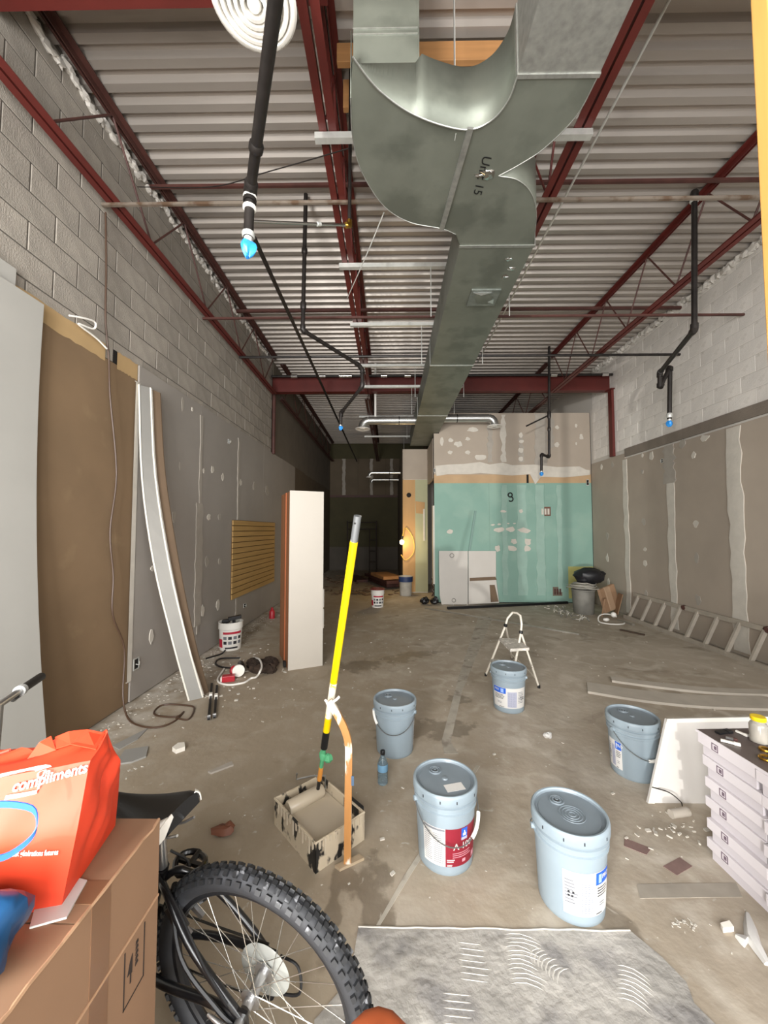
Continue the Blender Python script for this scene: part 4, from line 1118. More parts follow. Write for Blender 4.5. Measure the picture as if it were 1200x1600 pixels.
def wallp(a0, b0, a1, b1, z1, nm, mat):
    n = Vector((0, 0, 1)); d = (tp(a1, b1, 0) - tp(a0, b0, 0)).normalized(); s = d.cross(n) * .004
    mb = MB(); c = tp(a0, b0, 0); e = tp(a1, b1, 0)
    mb.add([c - s, e - s, e + s, c + s, c - s + n * z1, e - s + n * z1, e + s + n * z1, c + s + n * z1], [(0, 3, 2, 1), (4, 5, 6, 7), (0, 1, 5, 4), (1, 2, 6, 5), (2, 3, 7, 6), (3, 0, 4, 7)])
    return mb.build(nm, mat, t)
wallp(0, .004, lu, .004, H_, 'long_side', m_tray)
wallp(.004, 0, .004, lv, H_, 'short_side', m_tray)
wallp(lu, 0, lu, lv, H_, 'short_side', m_tray)
wallp(0, lv, lu, lv, H_, 'long_side', m_tray)
MB().prism([(tp(a, b_, 0).x, tp(a, b_, 0).y) for a, b_ in ((.008, .008), (lu - .004, .008), (lu - .004, lv - .004), (.008, lv - .004))], .0, .05).build('tray_floor', m_blacktray, t)
MB().prism([(tp(a, b_, 0).x, tp(a, b_, 0).y) for a, b_ in ((.012, .012), (lu - .008, .012), (lu - .008, lv - .008), (.012, lv - .008))], .05, .085).build('paint_pool', m_paint, t)
rim = [tp(a, b_, H_) for a, b_ in ((0, 0), (lu, 0), (lu, lv), (0, lv))]
MB().tube(rim, .007, 6, closed=True).build('rim', m_tray, t, smooth=True)
MB().obox(tp(.10, lv + .012, H_ - .025), eu * .07, ev * .016, Vector((0, 0, .03))).build('lip', m_blacktray, t, bevel=.006)
# drips over the lip
mb = MB(); rr = random.Random(8)
for i in range(12):
    a = .02 + i * .03; z = rr.uniform(.02, .07)
    q = tp(a, -.003, 0); mb.tube([q + Vector((0, 0, H_)), q + Vector((0, 0, H_ - z)), q + Vector((0, 0, H_ - z - .006))], [.006, .005, .002], 5)
for i in range(9):
    a = .02 + i * .03; z = rr.uniform(.02, .08)
    q = tp(-.001, a, 0); mb.tube([q + Vector((0, 0, H_)), q + Vector((0, 0, H_ - z)), q + Vector((0, 0, H_ - z - .006))], [.007, .006, .002], 5)
mb.build('paint_drip', m_paint, t, smooth=True)['kind'] = 'stuff'
# roller
ra, rb_ = tp(lu - .075, .035, .105), tp(lu - .075, lv - .035, .105)
t = thing('paint_roller', 'beige-soaked paint roller lying in the roller bucket', 'roller', (ra + rb_) / 2)
MB().tube([ra, ra.lerp(rb_, .04), ra.lerp(rb_, .96), rb_], [.03, .036, .036, .03], 18).build('sleeve', m_paint, t, smooth=True)
fr = [rb_, rb_ + ev * .02, rb_ + ev * .02 + Vector((0, 0, .07)), tp(lu - .04, lv * .72, .185), tp(lu + .0, lv * .45, .18), tp(lu - .005, lv * .45, .215)]
MB().tube(fr, .0045, 6).build('wire_frame', m_wire, t, smooth=True)
# pole
bot = at_y(497, 1232, 2.12); top = at_y(559, 806, 1.62)
def pp(f): return bot.lerp(top, f)
def py_(y): return (1232 - y) / (1232 - 806)
# perspective-aware parameter for a given image row
def fr_(y):
    lo, hi = 0.0, 1.0
    for _ in range(30):
        m = (lo + hi) / 2; P = pp(m); v = (CAM_M.inverted() @ P); yy = 800 + 600 * v.y / v.z
        if yy > y: lo = m
        else: hi = m
    return lo
t = thing('extension_pole', 'bright yellow painting pole with grey metal tip propped upright from the roller bucket', 'pole', bot)
m_yel = M('yellow pole enamel', 'e6c000', .35)
for nm, ya, yb_, r_, mt in (('ferrule', 1232, 1196, .010, m_blackm), ('orange_sleeve', 1218, 1198, .0125, M('orange plastic', 'd08a3a', .5)), ('tape_core', 1198, 1168, .011, M('green painter tape', '4f9a6c', .6)), ('lock_collar', 1168, 1142, .018, m_blackm),
                            ('pole_section', 1142, 1120, .0175, m_yel), ('painted_section', 1120, 1066, .0176, M('smeared white paint', 'e9e0cc', .5, col2='e8cf4a', lo=.62, hi=.66, cscale=25)), ('pole_section', 1066, 846, .0175, m_yel), ('metal_tip', 846, 806, .0165, M('scuffed grey metal', '6d6f70', .5, metal=.5, col2='9b9b97', lo=.62, hi=.66, cscale=40))):
    MB().cyl(pp(fr_(ya)), pp(fr_(yb_)), r_, n=18).build(nm, mt, t, smooth=True)
c = pp(fr_(1180)); MB().blob(c + Vector((.028, -.005, -.012)), .022, .018, .022, 10, .2).build('tape_knot', MATS['green painter tape'], t, smooth=True)
MB().blob(c, .019, .019, .03, 10, .12).build('tape_wrap', MATS['green painter tape'], t, smooth=True)
q = pp(fr_(818)); MB().cyl(q + Vector((-.006, -.013, 0)), q + Vector((-.006, -.02, 0)), .004).build('button_hole', m_dark, t)
# bent stick on its little foot
t0 = at_z(543, 1348, 0.012); yk = t0.y
pts = [Vector((t0.x, yk, .012)), at_y(544, 1250, yk), at_y(545, 1185, yk), at_y(544, 1160, yk), at_y(538, 1138, yk), at_y(528, 1118, yk), at_y(521, 1106, yk - .005), at_y(514, 1095, yk - .01)]
t = thing('bent_stick', 'paint-smeared orange wooden stick with bent top hooking the yellow pole', 'stick', t0 - Vector((0, 0, .012)))
m_stick = M('orange varnished wood', 'b07c46', .5, var=.12, scale=6, col2='e6ddce', lo=.53, hi=.58, cscale=9, stretch=(2, 2, .5))
P = catmull(pts, 4); wv = Vector((.016, 0, 0)); rows = []
for i, p_ in enumerate(P):
    d = (P[min(i + 1, len(P) - 1)] - P[max(i - 1, 0)]).normalized(); s_ = d.cross(Vector((0, 1, 0))).normalized() * .0165; n_ = Vector((0, .009, 0))
    rows.append([p_ - s_ - n_, p_ + s_ - n_, p_ + s_ + n_, p_ - s_ + n_])
mb = MB().grid(rows, closed=True); mb.f.append((0, 1, 2, 3)); k_ = len(mb.v); mb.f.append((k_ - 1, k_ - 2, k_ - 3, k_ - 4))
mb.build('shaft', m_stick, t)
q = [at_z(x, y, 0) for x, y in ((523, 1356), (531, 1362), (569, 1344), (561, 1338))]
MB().prism([(v.x, v.y) for v in q], 0, .012).build('foot_plate', M('grubby wood foot', 'a8957b', .7, var=.1, scale=9), t)
MB().obox(at_y(551, 1220, yk - .010), (.006, 0, 0), (0, .0012, 0), (0, 0, .022)).build('print_mark', M('blue print', '4a627d', .6), t)
q = at_y(520, 1096, yk - .01)
MB().tube([q + Vector((-.035, -.01, .012)), q + Vector((-.02, -.02, -.002)), q + Vector((0, -.02, .004)), q + Vector((.02, -.012, .015)), q + Vector((.03, 0, .022))], .006, 6).build('tie_strip', m_whitepl, t, smooth=True)

# ------------------------------------------------------------------ step stool
fl, frr, bl_, br_ = at_z(759, 1056, 0), at_z(795, 1092, 0), at_z(800, 1030, 0), at_z(842, 1075, 0)
t = thing('step_stool', 'small white tubular folding step stool splashed with paint', 'step stool', (fl + br_) / 2)
m_st = M('worn white tube', 'd2cbbd', .5, col2='8b8072', lo=.64, hi=.68, cscale=20)
hl = at_y(790, 977, 4.05); hr = at_y(814, 988, 3.9)
tl = at_y(801, 957, 4.05); tr = at_y(813, 962, 3.95)
MB().tube([fl + Vector((0, 0, .01)), hl, at_y(793, 966, 4.05), tl, at_y(808, 958, 4.0), tr, at_y(815, 975, 3.92), hr, frr + Vector((0, 0, .01))], .011, 8).build('front_frame', m_st, t, smooth=True)
MB().tube([hl, bl_ + Vector((0, 0, .01))], .010, 8).build('rear_leg', m_st, t, smooth=True)
MB().tube([hr, br_ + Vector((0, 0, .01))], .010, 8).build('rear_leg', m_st, t, smooth=True)
MB().tube([bl_.lerp(hl, .18), br_.lerp(hr, .18)], .008, 8).build('rear_bar', m_st, t, smooth=True)
for c in (hl, hr): MB().blob(c, .022, .022, .022, 8, .05).build('hinge', m_blackm, t, smooth=True)
for c in (fl, frr, bl_, br_): MB().cyl(c, c + Vector((0, 0, .03)), .014, n=10).build('foot', m_blackm, t, smooth=True)
def tread(pix, depth_z, nm):
    q = [at_z(x, y, depth_z) for x, y in pix]; MB().prism([(v.x, v.y) for v in q], depth_z - .025, depth_z).build(nm, M('splashed white tread', 'b5afa5', .6, var=.2, scale=25, col2='e6e2da', lo=.58, hi=.62, cscale=30), t)
tread(((780, 997), (806, 997), (827, 1012), (797, 1014)), .46, 'tread')
tread(((766, 1030), (782, 1030), (800, 1046), (772, 1040)), .22, 'tread')

# ------------------------------------------------------------------ leaning boards at the green wall, rail, rods
m_lam = M('white laminate board', 'c3beb6', .5, var=.03, scale=3)
def board(label, pix, y0, y1, th=.018, holes=()):
    """flat board leaning on the rear wall: pixel corners, bottom at depth y0, top at depth y1"""
    zt = max(at_y(x, y, y1).z for x, y in pix)
    P = []
    for x, y in pix:
        yy = y0
        for _ in range(8):
            z = max(0, at_y(x, y, yy).z); yy = y0 + (y1 - y0) * min(1, z / zt)
        v = at_y(x, y, yy); P.append(Vector((v.x, yy, max(0.001, v.z))))
    n = Vector((0, -zt, -(y0 - y1))).normalized() if False else Vector((0, -zt, (y1 - y0))).normalized()
    t = thing('laminate_board', label, 'board', (sum(p_.x for p_ in P) / len(P), y0, 0))
    MB().slab(P, n, th).build('panel', m_lam, t)
    for x, y, r_ in holes:
        z = at_y(x, y, y0).z; yy = y0 + (y1 - y0) * z / zt; c = at_y(x, y, yy)
        MB().lathe([(r_ * .7, 0), (r_, .002), (r_, .006), (r_ * .9, .007), (r_ * .75, .002)], 18, c + n * .002, n).build('cable_grommet', M('grey grommet', '7f7b74', .5), t, smooth=True)
    return t
board('notched white laminate board with round cable holes leaning on the green board', [(686, 886), (686, 861), (731, 861), (731, 946), (690, 947), (687, 930)], 8.20, 8.312, holes=((706, 868, .05), (709, 938, .045)))
bB = board('plain white laminate board with taped seam leaning beside the notched one', [(732, 861), (775, 861), (775, 904), (780, 942), (732, 946)], 8.20, 8.312)
def on_board(pix, y0, y1, zt):
    P = []
    for x, y in pix:
        yy = y0
        for _ in range(8):
            z = max(0, at_y(x, y, yy).z); yy = y0 + (y1 - y0) * min(1, z / zt)
        v = at_y(x, y, yy - .012); P.append(v)
    return P
_zt = at_y(750, 861, 8.312).z
MB().slab(on_board([(734, 903), (774, 901), (776, 906), (734, 908)], 8.20, 8.312, _zt), (0, -1, .3), .004).build('seam_tape', m_brn, bB)
MB().slab(on_board([(765, 914), (773, 914), (779, 940), (767, 941)], 8.20, 8.312, _zt), (0, -1, .3), .004).build('bare_patch', m_brn, bB)
q0, q1 = at_z(699, 950, .025), Vector((3.80, 8.32, .025))
q0.y = min(q0.y, 8.05)
tag(MB().beam(q0, q1, .06, .05).build('black_rail', m_blackm, None, bevel=.004), 'long black rail lying along the foot of the green board', 'rail')
tag(MB().beam((lambda v: Vector((v.x, v.y, .002)))(at_y(721, 941, 8.335)), at_y(743, 798, 8.356), .045, .012, up=(0, 1, 0)).build('metal_or_shadow_strip', M('grey-green shadow strip', '6f8c83', .5, metal=.2), None), 'slanting grey strip standing in for pole shadow behind the laminate boards', 'strip')  # added solid strip imitating the slanting shadow of the yellow pole
tag(MB().beam(at_z(664, 950, .012), at_z(905, 991, .012), .025, .022).build('metal_channel', m_alu, None), 'long thin metal channel lying across the floor behind the step stool', 'channel')
tag(MB().beam(at_z(969, 984, .01), at_z(1007, 992, .01), .04, .02).build('timber_offcut', M('dark timber', '4a3c30', .8), None), 'short dark timber offcut on the floor before the ladder', 'offcut')
for dx, lab in ((-.12, 'black work glove lying at the doorway by the rear partition'), (.085, 'crumpled black rag lying at the doorway by the rear partition')):
    g = at_z(672, 944, 0); mb = MB()
    rr = random.Random(int(dx * 100) + 50)
    mb.blob(g + Vector((dx, 0, .07)), .10, .09, .07, 10, .22, rr); mb.blob(g + Vector((dx + .03, -.04, .11)), .05, .05, .06, 8, .25, rr)
    tag(mb.build('black_glove' if dx < 0 else 'black_rag', m_blackm, None), lab, 'glove' if dx < 0 else 'rag')

# ------------------------------------------------------------------ junk in the right corner
g = at_z(912, 958, 0)
t = thing('grey_pail', 'dusty grey pail holding a coil of wire in the corner by the green board', 'bucket', g)
MB().lathe([(.001, .005), (.17, 0), (.175, .01), (.2, .42), (.21, .43), (.21, .45), (.19, .45), (.16, .03), (.001, .02)], 28, g).build('body', M('dusty grey plastic', '76746d', .7, var=.15, scale=6), t, smooth=True)
rr = random.Random(21)
mb = MB()
for i in range(9):
    c = g + Vector((rr.uniform(-.06, .06), rr.uniform(-.06, .06), .478 + i * .012)); r_ = rr.uniform(.17, .27)
    pts = [c + Vector((r_ * math.cos(a) + rr.uniform(-.02, .02), r_ * .9 * math.sin(a), rr.uniform(-.012, .012) + .015 * math.sin(a * 2))) for a in [2 * math.pi * k / 14 for k in range(14)]]
    mb.tube(pts, .008, 6, closed=True)
tag(mb.build('wire_coil', M('grey cable', 'a39f96', .5), None, smooth=True), 'loose grey cable coils heaped on the dusty grey pail', 'cable')
mb = MB()
for i in range(5):
    c = at_z(*((874, 957), (880, 961), (886, 965), (901, 970), (913, 971))[i], .03); r_ = rr.uniform(.08, .14)
    mb.tube([c + Vector((r_ * math.cos(a), r_ * math.sin(a) * .8, rr.uniform(0, .12))) for a in [2 * math.pi * k / 12 for k in range(12)]], .007, 5, closed=True)
tag(mb.build('wire_tangle', M('pale and dark cable', '6c6a64', .5, col2='b8b4aa', lo=.5, hi=.55, cscale=9), None, smooth=True), 'tangle of cable spilling on the floor beside the dusty grey pail', 'cable')
c = g + Vector((.14, .05, .695))
mb = MB(); mb.blob(c, .28, .22, .15, 16, .12, rr); mb.blob(c + Vector((.18, 0, .02)), .13, .12, .08, 10, .2, rr); mb.blob(c + Vector((-.12, -.05, -.06)), .14, .14, .09, 10, .2, rr)
tag(mb.build('black_bag', M('black nylon', '17171b', .5, var=.3, scale=10), None, smooth=True), 'black bag slumped over the wire coil in the corner', 'bag')
cb = at_z(945, 962, 0) + Vector((.09, 0, 0))
m_card = M('cardboard', '95765a', .8, var=.08, scale=5)
t = thing('cardboard_carton', 'torn cardboard carton tipped against the right wall corner', 'box', cb)
for nm, cc, ax, ay, az in (('panel', (.05, .10, .30), (.16, .05, .05), (-.02, .01, .0), (-.03, .05, .2)), ('flap', (-.12, -.02, .16), (.03, .05, 0), (.01, -.008, 0), (.03, 0, .16)), ('panel', (.16, .0, .22), (.02, .1, 0), (.008, 0, 0), (.05, 0, .18))):
    MB().obox(cb + Vector(cc), ax, ay, az).build(nm, m_card, t)
MB().obox(cb + Vector((.05, .085, .30)), Vector((.05, .015, .012)), (-.021, .0, 0), (-.03, .05, .2)).build('tape_strip', M('pale parcel tape', 'ab8f74', .5), t)
c = at_z(955, 972, .03)
t = thing('work_lamp_cord', 'white cord and bulb cage lying at the ladder end', 'cord', c)
MB().tube([c + Vector((.20 * math.cos(a), .16 * math.sin(a), .0 + .1 * max(0, math.sin(a)))) for a in [R(40 + 300 * k / 16) for k in range(17)]], .011, 6).build('cord', m_whitepl, t, smooth=True)
MB().blob(c + Vector((.10, .10, .10)), .045, .045, .045, 12, 0).build('bulb', M('white bulb', 'f4f1ea', .3), t, smooth=True)
MB().blob(c + Vector((-.08, .0, .04)), .05, .035, .03, 10, .1).build('plug', m_whitepl, t, smooth=True)

# ------------------------------------------------------------------ ladder on its side along the right wall
la, lb = at_z(968, 962, .02), at_z(1200, 1048, .02)
la.x = min(la.x, XR - .36); dirn = Vector((lb.x - la.x, lb.y - la.y, 0)); dirn.normalize()
lb = la + dirn * 4.0
def lx(p_): return min(p_.x, XR - .03)
ua = at_x(985, 926, XR - .06)
t = thing('extension_ladder', 'dusty aluminium ladder lying on its side against the right drywall', 'ladder', la)
top_z = .42
A0, A1 = Vector((XR - .20, 7.0, .03)), Vector((XR - .20, 3.1, .03)); B0, B1 = Vector((XR - .035, 6.97, top_z)), Vector((XR - .035, 3.07, top_z))
m_lad = M('dusty aluminium', 'b3aa9d', .6, metal=.25, var=.1, scale=8)
MB().beam(A0, A1, .03, .06).build('rail', m_lad, t); MB().beam(B0, B1, .03, .06).build('rail', m_lad, t)
n = 12
for i in range(n):
    f = (i + .4) / n
    a_, b__ = A0.lerp(A1, f), B0.lerp(B1, f); MB().beam(a_, b__, .045, .03, up=(0, 1, 0)).build('rung', m_lad, t)
for f in (.3, .62, .86): MB().blob(B0.lerp(B1, f), .035, .05, .04, 8, .1).build('bracket', m_redbrown, t)
tag(MB().beam(at_z(966, 968, .015), at_z(990, 976, .015), .05, .03).build('aluminium_bar', m_alu, None), 'short aluminium bar poking out past the ladder end', 'bar')

# long curved trim boards on the floor
m_trim = M('dusty white trim', 'b4aca0', .7, var=.08, scale=6)
def trim(label, pix, w):
    P = catmull([at_z(x, y, 0) for x, y in pix], 6); rows = []
    for i, p_ in enumerate(P):
        d = (P[min(i + 1, len(P) - 1)] - P[max(i - 1, 0)]).normalized(); s_ = Vector((-d.y, d.x, 0)) * w / 2
        rows.append([p_ - s_, p_ + s_, p_ + s_ + Vector((0, 0, .022)), p_ - s_ + Vector((0, 0, .022))])
    mb = MB().grid(rows, closed=True); mb.f.append((0, 1, 2, 3)); k_ = len(mb.v); mb.f.append((k_ - 1, k_ - 2, k_ - 3, k_ - 4))
    tag(mb.build('trim_board', m_trim, None), label, 'board')
trim('longer dusty white trim board bowed along the floor behind the leaning panel', [(918, 1076), (1000, 1089), (1080, 1097), (1150, 1100), (1215, 1101)], .25)
trim('shorter dusty white trim board lying just behind the longer one', [(955, 1063), (1030, 1073), (1110, 1081), (1215, 1085)], .12)

# ------------------------------------------------------------------ bicycle
hub_w = Vector((-.345, 1.135, 0))
bk = thing('bicycle', 'black mountain bike with knobbly tyres parked behind the cardboard box', 'bicycle', hub_w + Vector((0, 0, .004)), rot=(R(-7.5), 0, R(163.1)))
m_rub = M('tyre rubber', '26272a', .65, var=.15, scale=20, col2='4b4d52', lo=.55, hi=.7, cscale=5)
m_knob = M('tyre tread rubber', '1d1e20', .55, col2='6a6b6e', lo=.62, hi=.68, cscale=30)
m_bkf = M('black bike enamel', '0f0f11', .3, coat=.4)
m_spoke = M('steel spoke', 'c9c6be', .25, metal=.9)
m_bksil = M('bike alloy', 'b9b9b9', .28, metal=.9)
m_guard = M('grey spoke guard', '8e8f8a', .45)
def wheel(x0, name, guard):
    c = Vector((x0, 0, .337)); Rt, rt = .304, .0275
    ang = lambda n: [2 * math.pi * k / n for k in range(n)]
    rim = MB()
    n = 56; sec = [(-.012, .268), (-.012, .282), (.012, .282), (.012, .268), (.006, .262), (-.006, .262)]
    rim.grid([[(c.x + r_ * math.cos(a), yy, c.z + r_ * math.sin(a)) for yy, r_ in sec] for a in ang(n) + [2 * math.pi]], closed=True)
    w = rim.build(name, M('black rim', '2b2b2d', .35, metal=.5), bk, smooth=True, local=True)
    MB().tube([(c.x + Rt * math.cos(a), 0, c.z + Rt * math.sin(a)) for a in ang(64)], rt, 14, closed=True).build('tyre', m_rub, w, smooth=True, local=True)
    kn = MB(); nk = 66
    for k in range(nk):
        a0 = 2 * math.pi * k / nk
        for phi, da, l, wd in ((-58, 0, .0075, .0055), (-24, .5, .0065, .0065), (0, 0, .0065, .006), (24, .5, .0065, .0065), (58, 0, .0075, .0055)):
            a = a0 + da * 2 * math.pi / nk; ph = R(phi)
            er = Vector((math.cos(a), 0, math.sin(a))); ey = Vector((0, 1, 0)); et = Vector((-math.sin(a), 0, math.cos(a)))
            nn = er * math.cos(ph) + ey * math.sin(ph); tt_ = -er * math.sin(ph) + ey * math.cos(ph)
            kn.obox(c + er * Rt + nn * (rt + .0025), et * l, tt_ * wd, nn * .004)
    o = kn.build('tread_knob', m_knob, w, local=True); o['kind'] = 'stuff'
    MB().cyl((c.x, -.05, c.z), (c.x, .05, c.z), .014, n=14).build('hub', m_bksil, w, smooth=True, local=True)
    for s in (-1, 1): MB().cyl((c.x, s * .028, c.z), (c.x, s * .032, c.z), .028, n=20).build('hub_flange', m_bksil, w, smooth=True, local=True)
    for k in range(32):
        a = 2 * math.pi * k / 32; s = 1 if k % 2 else -1; off = R(62) * (1 if (k // 2) % 2 else -1)
        p0 = (c.x + .026 * math.cos(a + off), s * .03, c.z + .026 * math.sin(a + off)); p1 = (c.x + .264 * math.cos(a), 0, c.z + .264 * math.sin(a))
        MB().tube([p0, p1], .0011, 5, caps=False).build('spoke', m_spoke, w, smooth=True, local=True)
    if guard:
        MB().lathe([(.018, 0), (.075, .002), (.078, 0), (.075, -.002)], 36, (c.x, -.036, c.z), (0, 1, 0)).build('spoke_guard', m_guard, w, smooth=True, local=True)
        for i, r_ in enumerate((.055, .048, .042, .036, .030, .025)):
            yy = -.042 - i * .004; mb = MB(); nt_ = 26
            pl = []
            for k in range(nt_ * 2): rr_ = r_ + (.003 if k % 2 else -.001); a = math.pi * k / nt_; pl.append((c.x + rr_ * math.cos(a), c.z + rr_ * math.sin(a)))
            q = MB().prism(pl, -.001, .001); mb.add([(v.x, yy + v.z, v.y) for v in q.v], q.f); mb.build('sprocket', m_bksil, w, local=True)
    return w
wheel(0, 'rear_wheel', True); wheel(1.15, 'front_wheel', False)
def bt(pts, r, name, mat=m_bkf, n=10, par=None): return MB().tube([Vector(p) for p in pts], r, n).build(name, mat, par or bk, smooth=True, local=True)
BBp = Vector((.42, 0, .29)); ST = Vector((.30, 0, .60)); HTt, HTb = Vector((1.03, 0, .77)), Vector((1.055, 0, .66))
bt([BBp + Vector((0, -.035, 0)), BBp + Vector((0, .035, 0))], .024, 'bottom_bracket')
bt([BBp, ST], .018, 'seat_tube'); bt([BBp, HTb], .023, 'down_tube'); bt([ST - Vector((-.01, 0, .05)), HTt - Vector((0, 0, .03))], .019, 'top_tube'); bt([HTt, HTb], .022, 'head_tube')
for s in (-1, 1):
    bt(catmull([(0.0, s * .066, .337), (.10, s * .066, .345), (.25, s * .062, .325), (.36, s * .04, .30), tuple(BBp)], 4), .0115, 'chainstay')
    bt(catmull([(0.0, s * .066, .337), (.06, s * .068, .40), (.16, s * .062, .49), (.26, s * .03, .57), tuple(ST - Vector((-.015, 0, .05)))], 4), .010, 'seatstay')
    MB().obox((0, s * .066, .337), (.02, 0, 0), (0, .004, 0), (0, 0, .024)).build('dropout', m_bkf, bk, local=True)
    bt([(1.06, s * .055, .64), (1.15, s * .055, .337)], .016, 'fork_leg')
    # brake arms and pads at the stays
    MB().obox((.215, s * .040, .515), (.012, 0, -.010), (0, .010, 0), (.02, 0, .03)).build('brake_arm', m_bkf, bk, local=True)
    MB().obox((.22, s * .024, .47), (.028, 0, .02), (0, .006, 0), (-.005, 0, .006)).build('brake_pad', m_bksil, bk, local=True)
bt([(1.06, -.055, .64), (1.06, .055, .64)], .017, 'fork_crown')
bt([(-.0, .07, .337), (-.0, .095, .337)], .012, 'axle_end', m_bksil)
bt([(0, .092, .337), (.03, .098, .35), (.075, .096, .362)], [.008, .007, .004], 'quick_release', m_bksil)
# rear derailleur on the far side
bt([(0, -.075, .337), (.015, -.085, .27), (.03, -.08, .22)], .010, 'derailleur', m_bksil)
for z in (.255, .20): MB().cyl((.022, -.07, z), (.022, -.078, z), .018, n=14).build('jockey_wheel', m_blackm, bk, smooth=True, local=True)
bt(catmull([(0, -.06, .385), (.2, -.055, .385), (.42, -.055, .385)], 6), .0035, 'chain', M('oily chain', '3b3833', .4, metal=.7), 5)
bt(catmull([(.022, -.07, .185), (.2, -.058, .19), (.42, -.055, .20)], 6), .0035, 'chain', MATS['oily chain'], 5)
MB().lathe([(.03, -.002), (.095, -.002), (.098, 0), (.095, .002), (.03, .002)], 40, (.42, -.055, .29), (0, 1, 0)).build('chainring', m_blackm, bk, smooth=True, local=True)
def pedal(c, nm='pedal'):
    c = Vector(c); o = MB()
    o.tube([c + Vector((.052 * math.cos(a), .034 * math.sin(a) * (1.2 if math.cos(a) > 0 else 1), .004 * math.cos(2 * a))) for a in [2 * math.pi * k / 18 for k in range(18)]], .010, 8, closed=True)
    o.cyl(c + Vector((0, -.04, 0)), c + Vector((0, .04, 0)), .010)
    o.obox(c, (.05, 0, 0), (0, .006, 0), (0, 0, .007))
    return o.build(nm, m_bkf, bk, smooth=True, local=True)
bt([BBp + Vector((0, -.07, 0)), (.36, -.085, .43)], .011, 'crank_arm'); bt([BBp + Vector((0, .05, 0)), (.48, .07, .15)], .011, 'crank_arm')
pd = pedal((.36, -.15, .44)); pedal((.48, .115, .15))
# brake and gear cables
bt(catmull([(.30, .02, .60), (.20, .05, .56), (.10, .075, .46), (.03, .078, .38)], 6), .004, 'cable', m_blackm, 6)
bt(catmull([(.24, .03, .56), (.16, .085, .47), (.06, .085, .37), (.01, .08, .33)], 6), .0055, 'cable', m_blackm, 6)
bt(catmull([(.30, -.03, .62), (.27, -.06, .56), (.29, -.05, .48)], 5), .0035, 'cable', m_blackm, 6)
bt(catmull([(-.02, -.08, .33), (-.07, -.09, .30), (-.08, -.075, .24), (-.01, -.075, .21)], 5), .004, 'cable', m_blackm, 6)
# saddle
bt([ST, (.295, 0, .727)], .0135, 'seat_post', m_bksil)
sad = thing
rows = []; rows_w = []
nst = 16
for i in range(nst + 1):
    s = i / nst; x = .225 + .272 * s
    hw = .094 * (1 - s) ** 1.25 * (0.82 + .18 * min(1, s * 8)) + .021 * s ** .3 + (.0 if s < .97 else -.012)
    zc = .770 + .010 * (1 - 2 * s) ** 2 - .012 * s
    row = []
    for k in range(13):
        a = math.pi * k / 12; yy = hw * math.cos(a); zz = zc - .0 + .018 * math.sin(a) ** .6 * (1 if s < .95 else .6) - .03 * (1 - math.sin(a)) ** 2
        row.append((x, yy, zz))
    rows.append(row)
mb = MB().grid(rows); mb.f = [f[::-1] for f in mb.f]
mb.f.append(tuple(range(13))); o_ = len(mb.v) - 13; mb.f.append(tuple(o_ + k for k in range(13))[::-1])
mb.add([r_[0] for r_ in rows] + [r_[-1] for r_ in rows], [(i, i + 1, nst + 2 + i, nst + 1 + i) for i in range(nst)])
sd = mb.build('saddle', M('black saddle vinyl', '101113', .38, var=.1, scale=10), bk, smooth=True, local=True)
for s in (-1, 1):
    q = []
    for i in range(9):
        f = i / 8; x = .223 + (.085 if s > 0 else .035) * f; ss = (x - .225) / .3
        hw = .094 * (1 - max(0, ss)) ** 1.25 * (.82 + .18 * min(1, max(0, ss) * 8)) + .021 * max(0, ss) ** .3
        zc = .770 + .010 * (1 - 2 * ss) ** 2 - .012 * ss
        am = (62 if s > 0 else 40) * (1 - f) ** .6 + 4
        q.append([Vector((x, s * (hw * math.cos(a) + .003), zc + .018 * math.sin(a) ** .6 - .03 * (1 - math.sin(a)) ** 2 + .0035)) for a in [R(am * k / 6) for k in range(7)]])
    mb = MB().grid(q)
    if s > 0: mb.f = [f[::-1] for f in mb.f]
    mb.build('saddle_panel', m_whitem, sd, smooth=True, local=True, solid=.003)
_r0 = [Vector(p_) for p_ in rows[0]]
_leaf = [p_ + Vector((-.0035, .002, .002)) for p_ in _r0[0:6]]
_leaf += [Vector((_leaf[-1].x, _leaf[-1].y - .004, _leaf[-1].z - .012)), Vector((_leaf[0].x, .05, _r0[0].z + .004))]
MB().slab(_leaf, (-1, 0, 0), .003).build('saddle_panel', m_whitem, sd, local=True)
bt(catmull([(.20, .03, .75), (.26, .022, .723), (.38, .02, .73), (.44, .012, .755)], 4), .0035, 'saddle_rail', m_bksil, 6, sd)
bt(catmull([(.20, -.03, .75), (.26, -.022, .723), (.38, -.02, .73), (.44, -.012, .755)], 4), .0035, 'saddle_rail', m_bksil, 6, sd)
